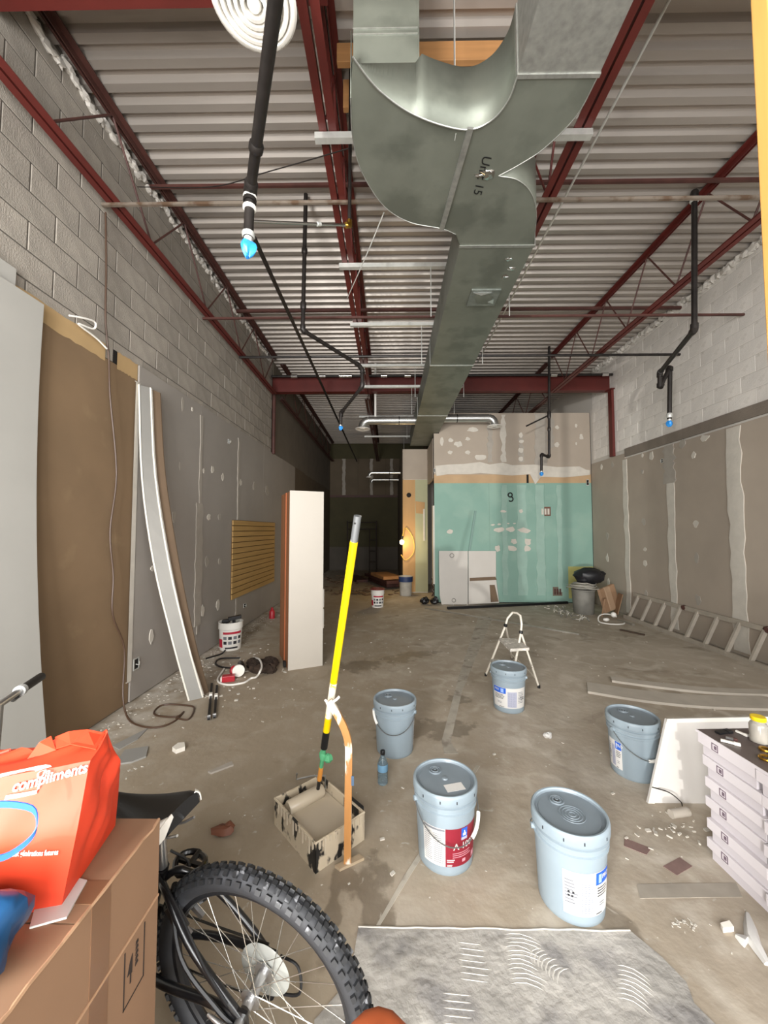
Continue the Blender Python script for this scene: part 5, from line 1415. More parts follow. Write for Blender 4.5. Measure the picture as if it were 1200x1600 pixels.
# steering: bar set in world space then carried as a part
tip, inn = at_z(66, 1056, .95), at_z(0, 1100, .95)
dv = (tip - inn).normalized(); ctr = tip - dv * .29
MB().tube([tip - dv * .57, ctr, tip - dv * .13], .0125, 12).build('handlebar', m_bksil, bk, smooth=True)
for e0, e1 in ((tip, tip - dv * .145), (tip - dv * .60, tip - dv * .45)):
    MB().tube([e0, e0.lerp(e1, .06), e0.lerp(e1, .9), e1], [.012, .0165, .0165, .018], 14).build('grip', m_blackm, bk, smooth=True)
    q = e1 if (e1 - ctr).length < (e0 - ctr).length else e0
    sgn = 1 if (q - ctr).dot(dv) > 0 else -1
    q = ctr + dv * sgn * .125
    MB().cyl(q, q + dv * sgn * .02, .021, n=16).build('shifter_ring', M('grey shifter plastic', 'b2b2b0', .4), bk, smooth=True)
    fwd = Vector((-.957, .29, 0))
    MB().tube([q - dv * sgn * .02 + Vector((0, 0, -.01)), q + fwd * .03 + Vector((0, 0, -.035)), q + fwd * .05 + dv * sgn * .04 + Vector((0, 0, -.045)), q + fwd * .055 + dv * sgn * .10 + Vector((0, 0, -.045))], [.012, .009, .009, .012], 8).build('brake_lever', m_blackm, bk, smooth=True)
stem0 = W[bk] @ Vector((1.028, 0, .77))
MB().tube([stem0, stem0 + Vector((0, 0, .05)), ctr], .016, 10).build('stem', m_bksil, bk, smooth=True)

# ------------------------------------------------------------------ big cardboard box with bags on it
m_card2 = M('brown carton board', '8c6c52', .8, var=.05, scale=4)
m_tape = M('brown parcel tape', '7a5a42', .35, var=.05, scale=5)
BX0, BX1, BY0, BY1, BZ = -1.30, -.572, .22, .985, .85
t = thing('cardboard_box', 'large brown cardboard box beside the bicycle wheel', 'box', ((BX0 + BX1) / 2, (BY0 + BY1) / 2, 0))
MB().bx(BX0, BX1, BY0, BY1, 0, BZ - .004).build('carton', m_card2, t)
MB().bx(BX0, BX1 + .001, BY0, .728, BZ - .004, BZ).build('flap', m_card2, t); MB().bx(BX0, BX1 + .001, .731, BY1, BZ - .004, BZ).build('flap', m_card2, t)
rr = random.Random(4)
MB().tube([(BX1 + rr.uniform(-.003, .002), BY0 + (BY1 - BY0) * i / 24, BZ - .001 + rr.uniform(-.002, .002)) for i in range(25)], .0035, 5).build('worn_edge', M('torn board edge', 'a88566', .8), t)
MB().bx(BX1, BX1 + .0012, .765, .815, .0, BZ - .002).build('tape_strip', m_tape, t)
MB().bx(BX1 - .12, BX1 + .0012, .765, .815, BZ, BZ + .0012).build('tape_strip', m_tape, t)
MB().bx(BX1, BX1 + .0022, BY0, BY1, .667, .673).build('crease', M('pale crease', 'b08c6d', .7), t)
m_print = M('dark box print', '2b201a', .8)
y0, y1, z0, z1 = .865, .935, .535, .655
fr_m = MB()
for a_, b__, c_, d_ in ((y0, y0 + .003, z0, z1), (y1 - .003, y1, z0, z1), (y0, y1, z0, z0 + .003)): fr_m.bx(BX1, BX1 + .001, a_, b__, c_, d_)
fr_m.build('printed_frame', m_print, t)
pic = MB()
def sidepoly(pts): pic.slab([(BX1 + .0012, y_, z_) for y_, z_ in pts], (1, 0, 0), .0008)
sidepoly([(.876, .595), (.884, .620), (.892, .630), (.892, .590), (.889, .590), (.889, .572), (.885, .572), (.885, .594)])
for i in range(5): sidepoly([(.902, .590 + i * .011), (.912, .592 + i * .011), (.910, .599 + i * .011), (.903, .598 + i * .011)])
pic.build('printed_mark', m_print, t)

# orange shopping bag
m_org = M('orange-red woven bag', 'dc4122', .6, var=.06, scale=5)
A = [Vector((-.627, .760, BZ)), at_y(122, 1290, .775), at_y(140, 1190, .80), at_y(168, 1152, .865)]
B = [Vector((-.668, .962, BZ)), at_y(185, 1240, .975), at_y(188, 1192, .955), at_y(166, 1146, .885)]
Cq = [Vector((-1.03, .90, BZ)), Vector((-1.03, .905, .96)), Vector((-1.00, .89, 1.07)), at_y(20, 1176, .86)]
D = [Vector((-1.04, .665, BZ)), Vector((-1.06, .66, .97)), Vector((-1.02, .70, 1.08)), at_y(14, 1180, .83)]
def curve4(P, t):
    t = max(0, min(1, t)) * 3; i = min(2, int(t)); f = t - i
    return P[i].lerp(P[i + 1], f)
def face(P, Q, u, t, k):
    a, b__ = curve4(P, t), curve4(Q, t); p_ = a.lerp(b__, u)
    nrm = (b__ - a).cross(Vector((0, 0, 1))).normalized()
    e = math.sin(math.pi * u) * math.sin(math.pi * min(1, t * .95))
    d = e * (.012 + .012 * math.sin(9 * u + 5 * t + k) * math.sin(8 * t - 3 * u + k)) + .004 * e * math.sin(26 * u - 12 * t)
    if t > .85: p_ = p_ + Vector((0, 0, .012 * math.sin(11 * u + k) * (t - .85) / .15))
    return p_ + nrm * d
t = thing('shopping_bag', 'crumpled orange-red shopping bag with white lettering on the cardboard box', 'bag', ((A[0] + Cq[0]) / 2))
nt_ = 22; nu = 16
rows = []
for i in range(nt_ + 1):
    v = i / nt_
    row = [face(D, A, k / nu, v, 0.3) for k in range(nu)] + [face(A, B, k / nu, v, 1.7) for k in range(nu)] + [face(B, Cq, k / nu, v, 2.2) for k in range(nu)] + [face(Cq, D, k / nu, v, 4.0) for k in range(nu)]
    rows.append(row)
mb = MB().grid(rows, closed=True)
k_ = len(rows[0]); o_ = len(mb.v) - k_
half = k_ // 2
mb.f.append(tuple(range(k_))[::-1])
# fold the mouth shut
for k in range(nu): mb.f.append((o_ + k, o_ + k + 1, o_ + 3 * nu - k - 1, o_ + (3 * nu - k) % k_))
o2 = o_ + nu
mb.f.append(tuple(o_ + nu + k for k in range(nu + 1)))
mb.f.append(tuple(o_ + (3 * nu + k) % k_ for k in range(nu + 1)))
mb.build('bag_skin', m_org, t, smooth=True)
# mouth folds
fd = MB(); q0, q1, q2 = at_y(86, 1152, .85), at_y(108, 1143, .855), at_y(152, 1168, .83)
fd.add([q0, q1, at_y(137, 1140, .86), at_y(165, 1146, .875), at_y(150, 1171, .83), at_y(110, 1163, .825), at_y(88, 1170, .82)], [(0, 1, 5, 6), (1, 2, 3, 4, 5)])
fd.add([at_y(62, 1160, .83), at_y(80, 1150, .845), at_y(88, 1172, .82), at_y(40, 1190, .81)], [(0, 1, 2, 3)])
fd.build('mouth_fold', m_org, t, solid=.002)
# white print, following the front of the bag
m_bagw = M('white bag print', 'f3efe9', .6)
def find_uv(px, py):
    best = None
    inv = CAM_M.inverted()
    for i in range(61):
        for j in range(61):
            p_ = inv @ face(D, A, i / 60, j / 60, .3); x = 600 - 600 * p_.x / p_.z; y = 800 + 600 * p_.y / p_.z
            e = (x - px) ** 2 + (y - py) ** 2
            if best is None or e < best[0]: best = (e, i / 60, j / 60)
    return best[1], best[2]
def on_bag(u, v, off=.004):
    a, b__ = curve4(D, v), curve4(A, v); n_ = (b__ - a).cross(Vector((0, 0, 1))).normalized()
    return face(D, A, u, v, .3) + n_ * off
def bag_text(s, size_px, p0, p1):
    g = text_geo(s, 1.0, bold=True); w_ = max(x for x, y in g[0]) - min(x for x, y in g[0])
    u0, v0 = find_uv(*p0); u1, v1 = find_uv(*p1); hu, hv = find_uv(p0[0], p0[1] - size_px)
    def f(x, y):
        s_ = (x + w_ / 2) / w_
        return on_bag(u0 + (u1 - u0) * s_, v0 + (v1 - v0) * s_ + (hv - v0) * y)
    mb = MB(); mapped(mb, g, f); mb.build('lettering', m_bagw, t)
bag_text('compliments', 20, (22, 1234), (137, 1206))
bag_text('On', 13, (60, 1214), (75, 1211))
bag_text('aux générations futures', 9, (22, 1334), (95, 1330))
u0, v0 = find_uv(20, 1222); 
mb = MB(); ring = []
for k in range(13):
    a = R(35 + 190 * k / 12); ring.append([on_bag(u0 + .155 * math.cos(a) * r_, v0 + .15 * math.sin(a) * r_, .0035) for r_ in (.62, 1.0)])
mb.grid(ring); mb.build('logo_letter', m_bagw, t)
ring = []
for k in range(9):
    f = k / 8; u_, v_ = find_uv(8 + 48 * f, 1250 - 12 * f) if k in (0, 8) else (None, None)
    if k == 0: ua_, va_ = u_, v_
    if k == 8: ub_, vb_ = u_, v_
mb = MB().grid([[on_bag(ua_ + (ub_ - ua_) * k / 8, va_ + (vb_ - va_) * k / 8 + d_, .0035) for k in range(9)] for d_ in (0, .022)])
mb.build('logo_bar', M('pale orange print', 'f4a08c', .6), t)
# white paper under it
tag(MB().prism([(v.x, v.y) for v in [at_z(x, y, BZ) for x, y in ((46, 1452), (104, 1436), (136, 1378), (110, 1372), (58, 1408))]], BZ + .0002, BZ + .004).build('paper_sheet', m_paper, None), 'white folded paper pinned under the orange bag', 'paper')
# blue bag with its loop handle
m_blu = M('blue shiny bag', '18466f', .35, var=.12, scale=9)
t = thing('blue_bag', 'crumpled blue plastic bag at the near end of the cardboard box', 'bag', (-.72, .60, BZ))
rr = random.Random(12); mb = MB()
n = 24; rows = []
for i in range(11):
    th = math.pi * (i + .3) / 11; row = []
    for k in range(n):
        a = 2 * math.pi * k / n; j = 1 + .14 * math.sin(5 * a + .7 * i) + rr.uniform(-.02, .02)
        row.append((-.700 + .098 * math.sin(th) ** .7 * math.cos(a) * j, .630 + .085 * math.sin(th) ** .7 * math.sin(a) * j, BZ + .002 + .058 * (1 - math.cos(th)) * (1 + .1 * math.sin(3 * a))))
    rows.append(row)
mb.grid(rows, closed=True); mb.f.append(tuple(range(n))[::-1]); mb.f.append(tuple(len(mb.v) - n + k for k in range(n)))
mb.build('bag_skin', m_blu, t, smooth=True)
hp = catmull([at_y(-40, 1340, .64), at_y(-30, 1268, .66), at_y(0, 1256, .665), at_y(50, 1263, .67), at_y(57, 1290, .67), at_y(45, 1312, .665), at_y(14, 1335, .655), at_y(-20, 1350, .64), at_y(-40, 1400, .63)], 4)
rows = [[p_ + Vector((0, 0, -.006)), p_ + Vector((.003, -.002, .006))] for p_ in hp]
MB().grid(rows).build('handle', M('blue strap', '2f62b0', .45), t, solid=.002)
# ------------------------------------------------------------------ tile cartons on the right
m_tilebox = M('white tile carton', 'c4bec2', .6, var=.02, scale=4, rnd=.03)
m_tileb2 = M('white carton lid', 'd0cacd', .6, var=.02, scale=4, rnd=.03)
m_logo = M('mauve carton print', '6a5a66', .7)
e1, e2 = Vector((.04, -1, 0)).normalized(), Vector((1, .04, 0)).normalized()
org = Vector((1.517, 1.955, 0)); Lb, Wb, Hb = .285, .45, .0965
crs = ('bottom', 'second', 'third', 'fourth', 'fifth', 'top')
src = None
for lay in range(6):
    for k in range(3):
        rr = random.Random(lay * 10 + k)
        jx, jy = rr.uniform(-.004, .014) - (.008 if lay == 5 else 0), (.012 if lay in (1, 3) else 0) + rr.uniform(-.003, .003)
        o_ = org + e1 * (k * (Lb + .006) + (0 if lay == 5 else .012 + jy)) + e2 * jx + Vector((0, 0, lay * Hb + .0005))
        lab = 'white tile carton, %s course of the stack, %s' % (crs[lay], ('beside the leaning board', 'second from the leaning board', 'farthest from the leaning board')[k])
        if src is None:
            src = thing('tile_carton', lab, 'carton', o_, math.atan2(e2.y, e2.x), 'white tile cartons')
            MB().bx(.016, Wb, -Lb + .012, -.012, 0, Hb * .55).build('base', m_tilebox, src, local=True)
            ld = MB().bx(0, Wb, -Lb, 0, Hb * .52, Hb - .001).build('lid', m_tileb2, src, local=True, bevel=.002)
            lg = MB(); cy = -.095; z = .072; x = -.0012
            for a_, b__, c_, d_ in ((-.017, .017, -.017, -.013), (-.017, .017, .013, .017), (-.017, -.013, -.013, .013), (.013, .017, -.013, .013), (-.009, .004, -.008, .008)): lg.bx(x, x + .0012, cy + a_, cy + b__, z + c_, z + d_)
            lg.build('printed_logo', m_logo, src, local=True)
            cur = src
        else:
            cur = tree_copy(src); cur.location = o_; cur['label'] = lab
topz = 6 * Hb
m_dkt = M('dark carton top', '5b504c', .5, var=.08, scale=4)
a_ = org + e2 * (-.006) + e1 * (-.004)
t = thing('top_sheet', 'dark sheet of board covering the stack of tile cartons', 'board', org + e1 * .43 + e2 * .23 + Vector((0, 0, topz)))
MB().obox(org + e1 * .44 + e2 * .225 + Vector((0, 0, topz + .006)), e1 * .445, e2 * .228, (0, 0, .0055)).build('sheet', m_dkt, t)
MB().obox(org + e1 * .44 - e2 * .0045 + Vector((0, 0, topz + .0062)), e1 * .446, e2 * .002, (0, 0, .0058)).build('white_edge', m_tileb2, t)
TZ = topz + .012
def flat_tool(name, label, p0, p1, w, mat, handle=None):
    q0, q1 = at_z(*p0, TZ + .006), at_z(*p1, TZ + .006)
    t = thing(name, label, 'tool', (q0 + q1) / 2 - Vector((0, 0, .006)))
    MB().beam(q0, q1, w, .008).build('blade', mat, t)
    MB().beam(q1, q1 + (q1 - q0) * .55, w * 1.2, .012).build('handle', handle or m_blackm, t, bevel=.002)
flat_tool('putty_knife', 'pale-bladed putty knife lying on the carton stack', (1126, 1156), (1146, 1161), .012, m_whitem, m_whitem)
flat_tool('putty_knife', 'black folding knife lying on the carton stack', (1121, 1145), (1134, 1143), .025, m_blackm)
flat_tool('screwdriver', 'dark handled screwdriver lying on the carton stack', (1134, 1152), (1146, 1155), .012, m_bksil, m_redbrown)
flat_tool('ruler_strip', 'thin white strip lying toward the back of the carton stack', (1150, 1142), (1162, 1147), .010, m_whitem, m_whitem)
g = at_z(1186, 1159, TZ)
t = thing('glass_jar', 'small glass jar with bright yellow lid on the carton stack', 'jar', g)
MB().lathe([(.001, .002), (.030, 0), (.034, .004), (.034, .075), (.030, .085), (.024, .09), (.024, .10)], 24, g).build('jar_glass', M('cloudy jar glass', 'cfcac0', .15, trans=.55), t, smooth=True)
MB().lathe([(.001, .004), (.028, .004), (.029, .055), (.001, .056)], 20, g).build('contents', M('pale granules', 'c9bfae', .8), t, smooth=True)
MB().lathe([(.0275, .098), (.029, .10), (.029, .114), (.027, .116), (.001, .116)], 24, g).build('lid', M('yellow jar lid', 'e8c51a', .35), t, smooth=True)
for i, (x, y, lab) in enumerate(((1196, 1171, 'curled brass hook lying beside the glass jar'), (1199, 1185, 'round brass ring lying before the glass jar'))):
    c = at_z(x, y, TZ + .008)
    tag(MB().tube(arc(c, .018 + .006 * i, 0, R(300), 16, (1, 0, 0), (0, 1, 0)), .006, 7).build('brass_hook' if i == 0 else 'brass_ring', m_brass, None, smooth=True), lab, 'hardware')
# leaning white panel behind the stack
BL, TL, TR, BR = Vector((1.486, 2.304, .001)), Vector((1.671, 2.392, .433)), Vector((2.33, 2.392, .452)), Vector((2.15, 2.304, .001))
n_ = (TL - BL).cross(BR - BL).normalized()
if n_.y > 0: n_ = -n_
t = thing('framed_board', 'white framed panel leaning behind the tile cartons', 'panel', (BL + BR) / 2)
MB().slab([BL, TL, TR, BR], n_, .014).build('sheet', M('white primed panel', 'cdc9c4', .5, var=.03, scale=4), t)
for p0, p1, q0, q1 in ((BL, TL, BL.lerp(BR, .055), TL.lerp(TR, .055)), (TL, TR, TL.lerp(BL, .05), TR.lerp(BR, .05))):
    MB().slab([v + n_ * .006 for v in (p0, p1, q1, q0)], n_, .006).build('edge_moulding', m_whitem, t)

# ------------------------------------------------------------------ back room
sc = thing('scaffold_frame', 'dark scaffold frame standing in the unlit corridor', 'scaffold', (-1.0, 14.2, 0))
sx0, sx1 = at_y(543, 850, 14.2).x, at_y(588, 850, 14.2).x
m_scf = M('rusty dark steel', '2a211c', .6)
for x in (sx0, sx1): MB().cyl((x, 14.2, 0), (x, 14.2, 1.9), .028, n=8).build('post', m_scf, sc, smooth=True)
for x0, x1, z in ((sx0, sx1, 1.85), (sx0, sx1, 1.6), (sx0, sx0 + .25, 1.2), (sx0, sx0 + .25, .8), (sx0, sx0 + .25, .4), (sx1 - .25, sx1, 1.2), (sx1 - .25, sx1, .8), (sx1 - .25, sx1, .4)): MB().cyl((x0, 14.2, z), (x1, 14.2, z), .022, n=8).build('rung', m_scf, sc, smooth=True)
for x in (sx0 + .25, sx1 - .25): MB().cyl((x, 14.2, 0.0), (x, 14.2, 1.6), .02, n=8).build('inner_post', m_scf, sc, smooth=True)
labs = ['pale plank on top of the lumber pile in the corridor', 'dark plank in the middle of the corridor lumber pile', 'dark plank at the bottom of the corridor lumber pile', 'long dark plank lying toward the scaffold frame']
for i, (p0, p1, z, mt) in enumerate((((592, 896), (613, 903), .30, m_wood), ((578, 897), (614, 910), .20, m_redbrown), ((584, 904), (614, 915), .08, m_redbrown), ((550, 900), (566, 908), .04, m_redbrown))):
    tag(MB().beam(at_z(*p0, z), at_z(*p1, z), .5 if i == 0 else .35, .08).build('lumber_plank', mt, None), labs[i], 'plank', 'lumber pile in the corridor')
def clear(c, s):
    """true where a scrap of half-size s can lie on the open floor at c"""
    if not (XL + .012 + s < c.x < XR - .012 - s): return False
    for dx, dy in ((0, 0), (1, 0), (-1, 0), (0, 1), (0, -1), (.7, .7), (-.7, .7), (.7, -.7), (-.7, -.7)):
        if scene.ray_cast(_dg, Vector((c.x + dx * s, c.y + dy * s, .0055)), Vector((0, 0, 1)), distance=.6)[0]: return False
    return True
bpy.context.view_layer.update(); _dg = bpy.context.evaluated_depsgraph_get()
rr = random.Random(31); mb = MB()
for i in range(150):
    c = at_z(rr.uniform(508, 632), rr.uniform(897, 930), 0); l = rr.uniform(.02, .14); a = rr.uniform(0, 3.14)
    if c.x > .25 and c.y > 9.4: continue
    if not clear(c, l * 1.2): continue
    mb.obox(c + Vector((0, 0, .015)), Vector((math.cos(a), math.sin(a), rr.uniform(-.05, .1))) * l, Vector((-math.sin(a), math.cos(a), 0)) * rr.uniform(.01, .05), (0, 0, .008))
tag(mb.build('demolition_rubble', M('brown rubble', '6e5a48', .9, var=.3, scale=3, pos=True), None), 'brown demolition scraps strewn over the corridor floor', 'rubble', kind='stuff')
# hanging bulb
c = at_y(628, 847, 9.55)
t = thing('work_light', 'glowing bare bulb hanging on a cord by the plywood partition', 'lamp', c)
MB().blob(c, .05, .05, .06, 14, 0).build('bulb', M('lit bulb', 'ffe9b0', .3, emit=(1.0, .72, .32, 1), estr=30), t, smooth=True)
MB().cyl(c + Vector((.0, .02, .05)), c + Vector((.01, .03, .14)), .03, n=10).build('socket', m_blackm, t, smooth=True)
MB().tube(catmull([c + Vector((.01, .03, .13)), c + Vector((.10, .10, .35)), c + Vector((.28, .12, .10)), c + Vector((.30, .12, -.25)), c + Vector((.10, .10, -.45)), c + Vector((-.02, .10, -.32))], 6), .012, 6).build('cord', M('yellow cord', 'cfae55', .5), t, smooth=True)
pl = bpy.data.lights.new('work_light_glow', 'POINT'); pl.energy = 11; pl.color = (1.0, .72, .36); pl.shadow_soft_size = .06
plo = bpy.data.objects.new('work_light_glow', pl); COL.objects.link(plo); plo.location = c + Vector((-.12, -.34, 0))
# bundle in the doorway
rr = random.Random(9); t = thing('stud_bundle', 'crumpled metal stud bundle standing in the dark doorway', 'bundle', (1.07, 9.2, 0))
for i in range(6):
    x = 1.03 + .025 * i; y_ = 9.2 + .05 * (i % 3); pts = [(x + (.02 if k % 2 else -.02), y_ + .03 * k * .2, k * .07) for k in range(7 + i % 4)]
    MB().tube(pts, .014, 5).build('metal_or_shadow_strip', m_strut if i % 2 else m_redbrown, t)

# ------------------------------------------------------------------ small things on the floor at left
wire('extension_cable', 'long brown cord hanging down the brown board and looping over the floor',
     [at_x(165, 332, XL + .02), at_x(166, 420, XL + .02), at_x(165, 500, XL + .02), at_x(170, 560, XL + .02), at_x(172, 620, XL + .03), at_x(182, 740, XL + .03), at_x(172, 830, XL + .03), at_x(177, 900, XL + .04), at_x(176, 960, XL + .05), at_x(194, 1012, XL + .05), at_x(192, 1085, XL + .08),
      at_z(200, 1122, .016), at_z(222, 1135, .016), at_z(250, 1136, .012), at_z(274, 1126, .008), at_z(287, 1112, .008), at_z(275, 1120, .02), at_z(245, 1118, .008), at_z(242, 1110, .008), at_z(258, 1101, .008), at_z(298, 1103, .008), at_z(303, 1110, .008), at_z(294, 1124, .008), at_z(275, 1122, .008)], .0075, M('brown cord', '4a3628', .5), 'cord', 5)
wire('black_cable', 'black cable running along the floor past the white plaster tub', [at_z(322, 1029, .008), at_z(345, 1022, .008), at_z(352, 1016, .02)], .010, m_blackm, 'cable')
wire('black_cable', 'black cable looped on the floor behind the dirt heap', [at_z(375, 1028, .008), at_z(345, 1029, .008), at_z(337, 1036, .008), at_z(345, 1042, .008), at_z(365, 1044, .008)], .010, m_blackm, 'cable')
wire('white_cable', 'pale cord looped round the grinder on the floor', [at_z(350, 1045, .02), at_z(340, 1063, .008), at_z(355, 1070, .008), at_z(380, 1067, .008), at_z(392, 1060, .009), at_z(400, 1058, .03), at_z(406, 1050, .10), at_z(409, 1040, .112), at_z(405, 1030, .10), at_z(396, 1027, .012)], .010, m_whitepl, 'cord')
rr = random.Random(17); mb = MB()
for i in range(52):
    c = at_z(rr.uniform(392 + 4 * (i % 2), 427), rr.uniform(1036, 1051), 0); s = rr.uniform(.03, .085); mb.blob(c + Vector((0, 0, s * .4)), s, s, s * .6, 8, .3, rr)
tag(mb.build('dirt_heap', M('dark soil', '33261c', .95, var=.3, scale=12), None), 'heap of dark dirt swept up before the tall cabinet', 'dirt', kind='stuff')
c = at_z(374, 1056, 0)
t = thing('angle_grinder', 'red angle grinder with white disc on the floor by the dirt heap', 'power tool', c)
MB().cyl(c + Vector((0, -.03, .07)), c + Vector((.01, -.05, .07)), .062, n=24).build('disc', m_whitem, t, smooth=True)
MB().tube([c + Vector((-.05, .0, .07)), c + Vector((-.02, .0, .07)), c + Vector((.0, .02, .07)), c + Vector((-.03, .12, .06)), c + Vector((-.08, .24, .045))], [.03, .045, .05, .04, .035], 14).build('body', m_blackm, t, smooth=True)
MB().blob(c + Vector((-.06, .0, .06)), .045, .05, .05, 10, .05).build('gear_head', M('tool red', 'a8202c', .4), t, smooth=True)
c = at_z(357, 1064, 0)
t = thing('red_battery', 'small red battery pack lying beside the grinder', 'battery', c)
MB().obox(c + Vector((0, 0, .03)), (.06, .02, 0), (-.012, .035, 0), (0, 0, .03)).build('case', MATS['tool red'], t, bevel=.006)
MB().obox(c + Vector((-.05, -.02, .03)), (.02, .007, 0), (-.008, .026, 0), (0, 0, .024)).build('cap', m_whitem, t, bevel=.004)
for i, (p0, p1) in enumerate((((326, 1124), (331, 1068)), ((335, 1121), (339, 1071)))):
    q0, q1 = at_z(*p0, .02), at_z(*p1, .02)
    t = thing('bar_clamp', ('black bar clamp lying beside the leaning drywall strips', 'second black bar clamp lying alongside the first by the drywall strips')[i], 'clamp', (q0 + q1) / 2 - Vector((0, 0, .02)))
    MB().beam(q0, q1, .02, .012).build('bar', m_blackm, t)
    _d = (q1 - q0).normalized(); _s = Vector((-_d.y, _d.x, 0))
    MB().obox(q0.lerp(q1, .62), _s * .015, _d * .025, (0, 0, .02)).build('grip_block', m_whitem, t, bevel=.004)
    MB().obox(q0.lerp(q1, .05), _s * .0145, _d * .012, (0, 0, .018)).build('jaw', m_bksil, t, bevel=.003)
c = at_z(425, 966, 0)
tag(MB().lathe([(.001, 0), (.05, 0), (.05, .12), (.03, .15), (.02, .16), (.02, .19), (.001, .19)], 14, c).build('spray_can', MATS['tool red'], None, smooth=True), 'small red spray can behind the tall cabinet', 'can')
# drywall and wood scraps
def scrap(pix, label, mat, th=.012, cat='scrap', name='drywall_scrap'):
    P = [at_z(x, y, 0) for x, y in pix]; tag(MB().prism([(v.x, v.y) for v in P], .0005, th).build(name, mat, None), label, cat)
scrap(((180, 1196), (195, 1174), (232, 1168), (228, 1184), (205, 1193)), 'flat grey drywall scrap on the floor by the orange bag', m_stripf)
scrap(((176, 1166), (232, 1138), (215, 1156), (186, 1172)), 'thin pale drywall offcut along the brown board foot', m_stripf, .006)
scrap(((269, 1174), (278, 1167), (288, 1166), (289, 1173), (275, 1178)), 'small thick plaster chunk on the bare floor', m_edge, .03)
scrap(((325, 1208), (362, 1192), (365, 1197), (330, 1210)), 'narrow pale sliver of drywall on the bare floor', m_mudg)
c = at_z(348, 1303, 0); mb = MB(); rr = random.Random(3)
mb.blob(c + Vector((0, 0, .02)), .055, .035, .02, 10, .25, rr); mb.blob(c + Vector((.025, .02, .028)), .03, .025, .02, 8, .3, rr)
tag(mb.build('leather_scrap', M('red-brown leather', '6e412c', .6), None, smooth=True), 'crumpled red-brown leather scrap on the floor before the roller bucket', 'scrap')
c = at_z(856, 1153, 0); mb = MB(); mb.blob(c + Vector((0, 0, .02)), .035, .03, .022, 8, .4, rr); tag(mb.build('paper_ball', m_paper, None), 'crumpled white paper ball on the floor among the pails', 'paper')
g = at_z(1062, 1270, 0)
tag(MB().tube([at_z(1048, 1272, .02), at_z(1075, 1268, .02)], [.022, .022], 12).build('plastic_tube', M('grubby white tube', 'a9a196', .5), None, smooth=True), 'short grubby white tube at the foot of the leaning panel', 'tube')
wire('thin_wire', 'thin wire drooping from the leaning framed board to the floor', [at_y(1019, 1230, 2.312), at_y(1045, 1238, 2.29), at_y(1063, 1252, 2.25), at_z(1066, 1259, .006)], .003, m_black, 'wire')
for i, pts in enumerate((((1168, 1428), (1172, 1448), (1176, 1470), (1186, 1486), (1200, 1508)), ((1150, 1462), (1160, 1470), (1167, 1475)))):
    P = [at_z(x, y, .003) for x, y in pts]; tag(MB().tube(P, [.008, .02, .025, .02, .012][:len(P)], 6).build('paint_rag', m_paper, None, smooth=True), ('white torn rag strip on the floor by the tile cartons', 'short torn white rag scrap beside the rag strip')[i], 'rag')
scrap(((1126, 1450), (1140, 1446), (1147, 1456), (1130, 1458)), 'pale broken plaster chip on the floor near the tile cartons', m_edge, .02)
# crumbs everywhere
bpy.context.view_layer.update(); _dg = bpy.context.evaluated_depsgraph_get()
rr = random.Random(77); mb = MB()
def crumb(c, s, a):
    if clear(c, s * 1.3): mb.obox(c + Vector((0, 0, s * .3)), Vector((math.cos(a), math.sin(a), 0)) * s, Vector((-math.sin(a), math.cos(a), .2)) * s * rr.uniform(.3, .7), (0, 0, s * .3))
for i in range(260):
    p_ = Vector((rr.uniform(-2.2, 4.0), rr.uniform(1.2, 8.0), 0)); crumb(p_, rr.uniform(.003, .012), rr.uniform(0, 3))
for i in range(420):
    p_ = Vector((XL + .04 + abs(rr.gauss(0, .14)), rr.uniform(2.6, 7.5), 0)); crumb(p_, rr.uniform(.003, .010), rr.uniform(0, 3))
for i in range(160):
    c = at_z(rr.gauss(350, 45), rr.gauss(1045, 22), 0); crumb(c, rr.uniform(.004, .018), rr.uniform(0, 3))
for i in range(150):
    c = at_z(rr.gauss(840, 70), rr.gauss(942, 5), 0)
    if c.y < 8.2 and c.x < 4.2: crumb(c, rr.uniform(.008, .03), rr.uniform(0, 3))
for i in range(36):
    c = at_z(rr.gauss(1050, 26), rr.gauss(1295, 14), 0); crumb(c, rr.uniform(.004, .014), rr.uniform(0, 3))
for i in range(24):
    c = at_z(rr.gauss(1068, 14), rr.gauss(1444, 5), 0); crumb(c, rr.uniform(.003, .006), rr.uniform(0, 3))
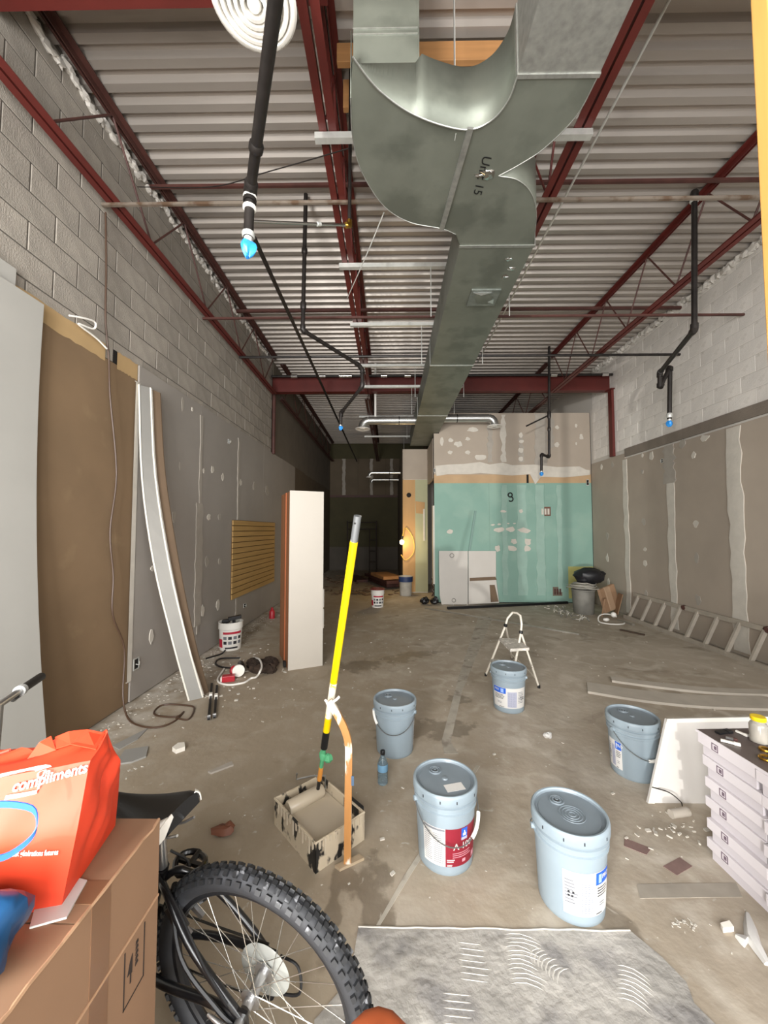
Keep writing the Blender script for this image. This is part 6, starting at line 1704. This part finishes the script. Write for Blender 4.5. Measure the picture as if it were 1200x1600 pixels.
tag(mb.build('plaster_crumb', m_dust, None), 'white plaster crumbs scattered across the concrete floor', 'crumbs', kind='stuff')

# ------------------------------------------------------------------ fingertip at the bottom edge
def cpt(px, py, dep):
    d = Vector(((px - 600) / F_PX, (800 - py) / F_PX, -1)) * dep
    return CAM_M @ d
hand = MB()
def finger(pts, rs, n=14):
    P = catmull(pts, 5); m = len(P); r_ = []
    for i in range(m):
        f = i / (m - 1) * (len(rs) - 1); k = min(len(rs) - 2, int(f)); r_.append(rs[k] + (rs[k + 1] - rs[k]) * (f - k))
    hand.tube(P, r_, n)
dep = .082
finger([cpt(590, 1622, dep), cpt(590, 1634, dep), cpt(591, 1670, dep), cpt(596, 1760, dep), cpt(604, 1900, dep * 1.0), cpt(615, 2060, dep * .95)], [.0015, .0066, .0092, .0098, .0102, .0106])
base = cpt(640, 2330, dep * .9); side = CAM_M.to_3x3() @ Vector((1, 0, 0)); dn = CAM_M.to_3x3() @ Vector((0, -1, 0)); fw = CAM_M.to_3x3() @ Vector((0, 0, -1))
for k in range(1, 4):
    b0 = base + side * (.021 * k) + dn * .006 * k
    finger([b0 - dn * .010 + fw * .010, b0 - dn * .026 + fw * .026, b0 - dn * .012 + fw * .044, b0 + dn * .010 + fw * .040], [.0102, .0100, .0092, .0060])
finger([base + dn * .07 - side * .005, base + dn * .045 - side * .028 + fw * .01, base + dn * .015 - side * .036 + fw * .03, base - dn * .005 - side * .028 + fw * .048], [.014, .0125, .011, .007])
rows = []
for i in range(8):
    f = i / 7; c = base + side * .030 * (1 - .1 * f) + dn * (-.01 + .10 * f); hw = .046 - .014 * f; th = .013 + .004 * f
    rows.append([c + side * (hw * math.cos(a)) + fw * (th * math.sin(a)) for a in [2 * math.pi * k / 16 for k in range(16)]])
hand.grid(rows, closed=True); hand.f.append(tuple(len(hand.v) - 16 + k for k in range(16)))
tag(hand.build('person', M('warm brown skin', 'a8522c', .55, var=.06, scale=60), None, smooth=True), 'hand with one warm brown fingertip raised at the lower edge', 'person')
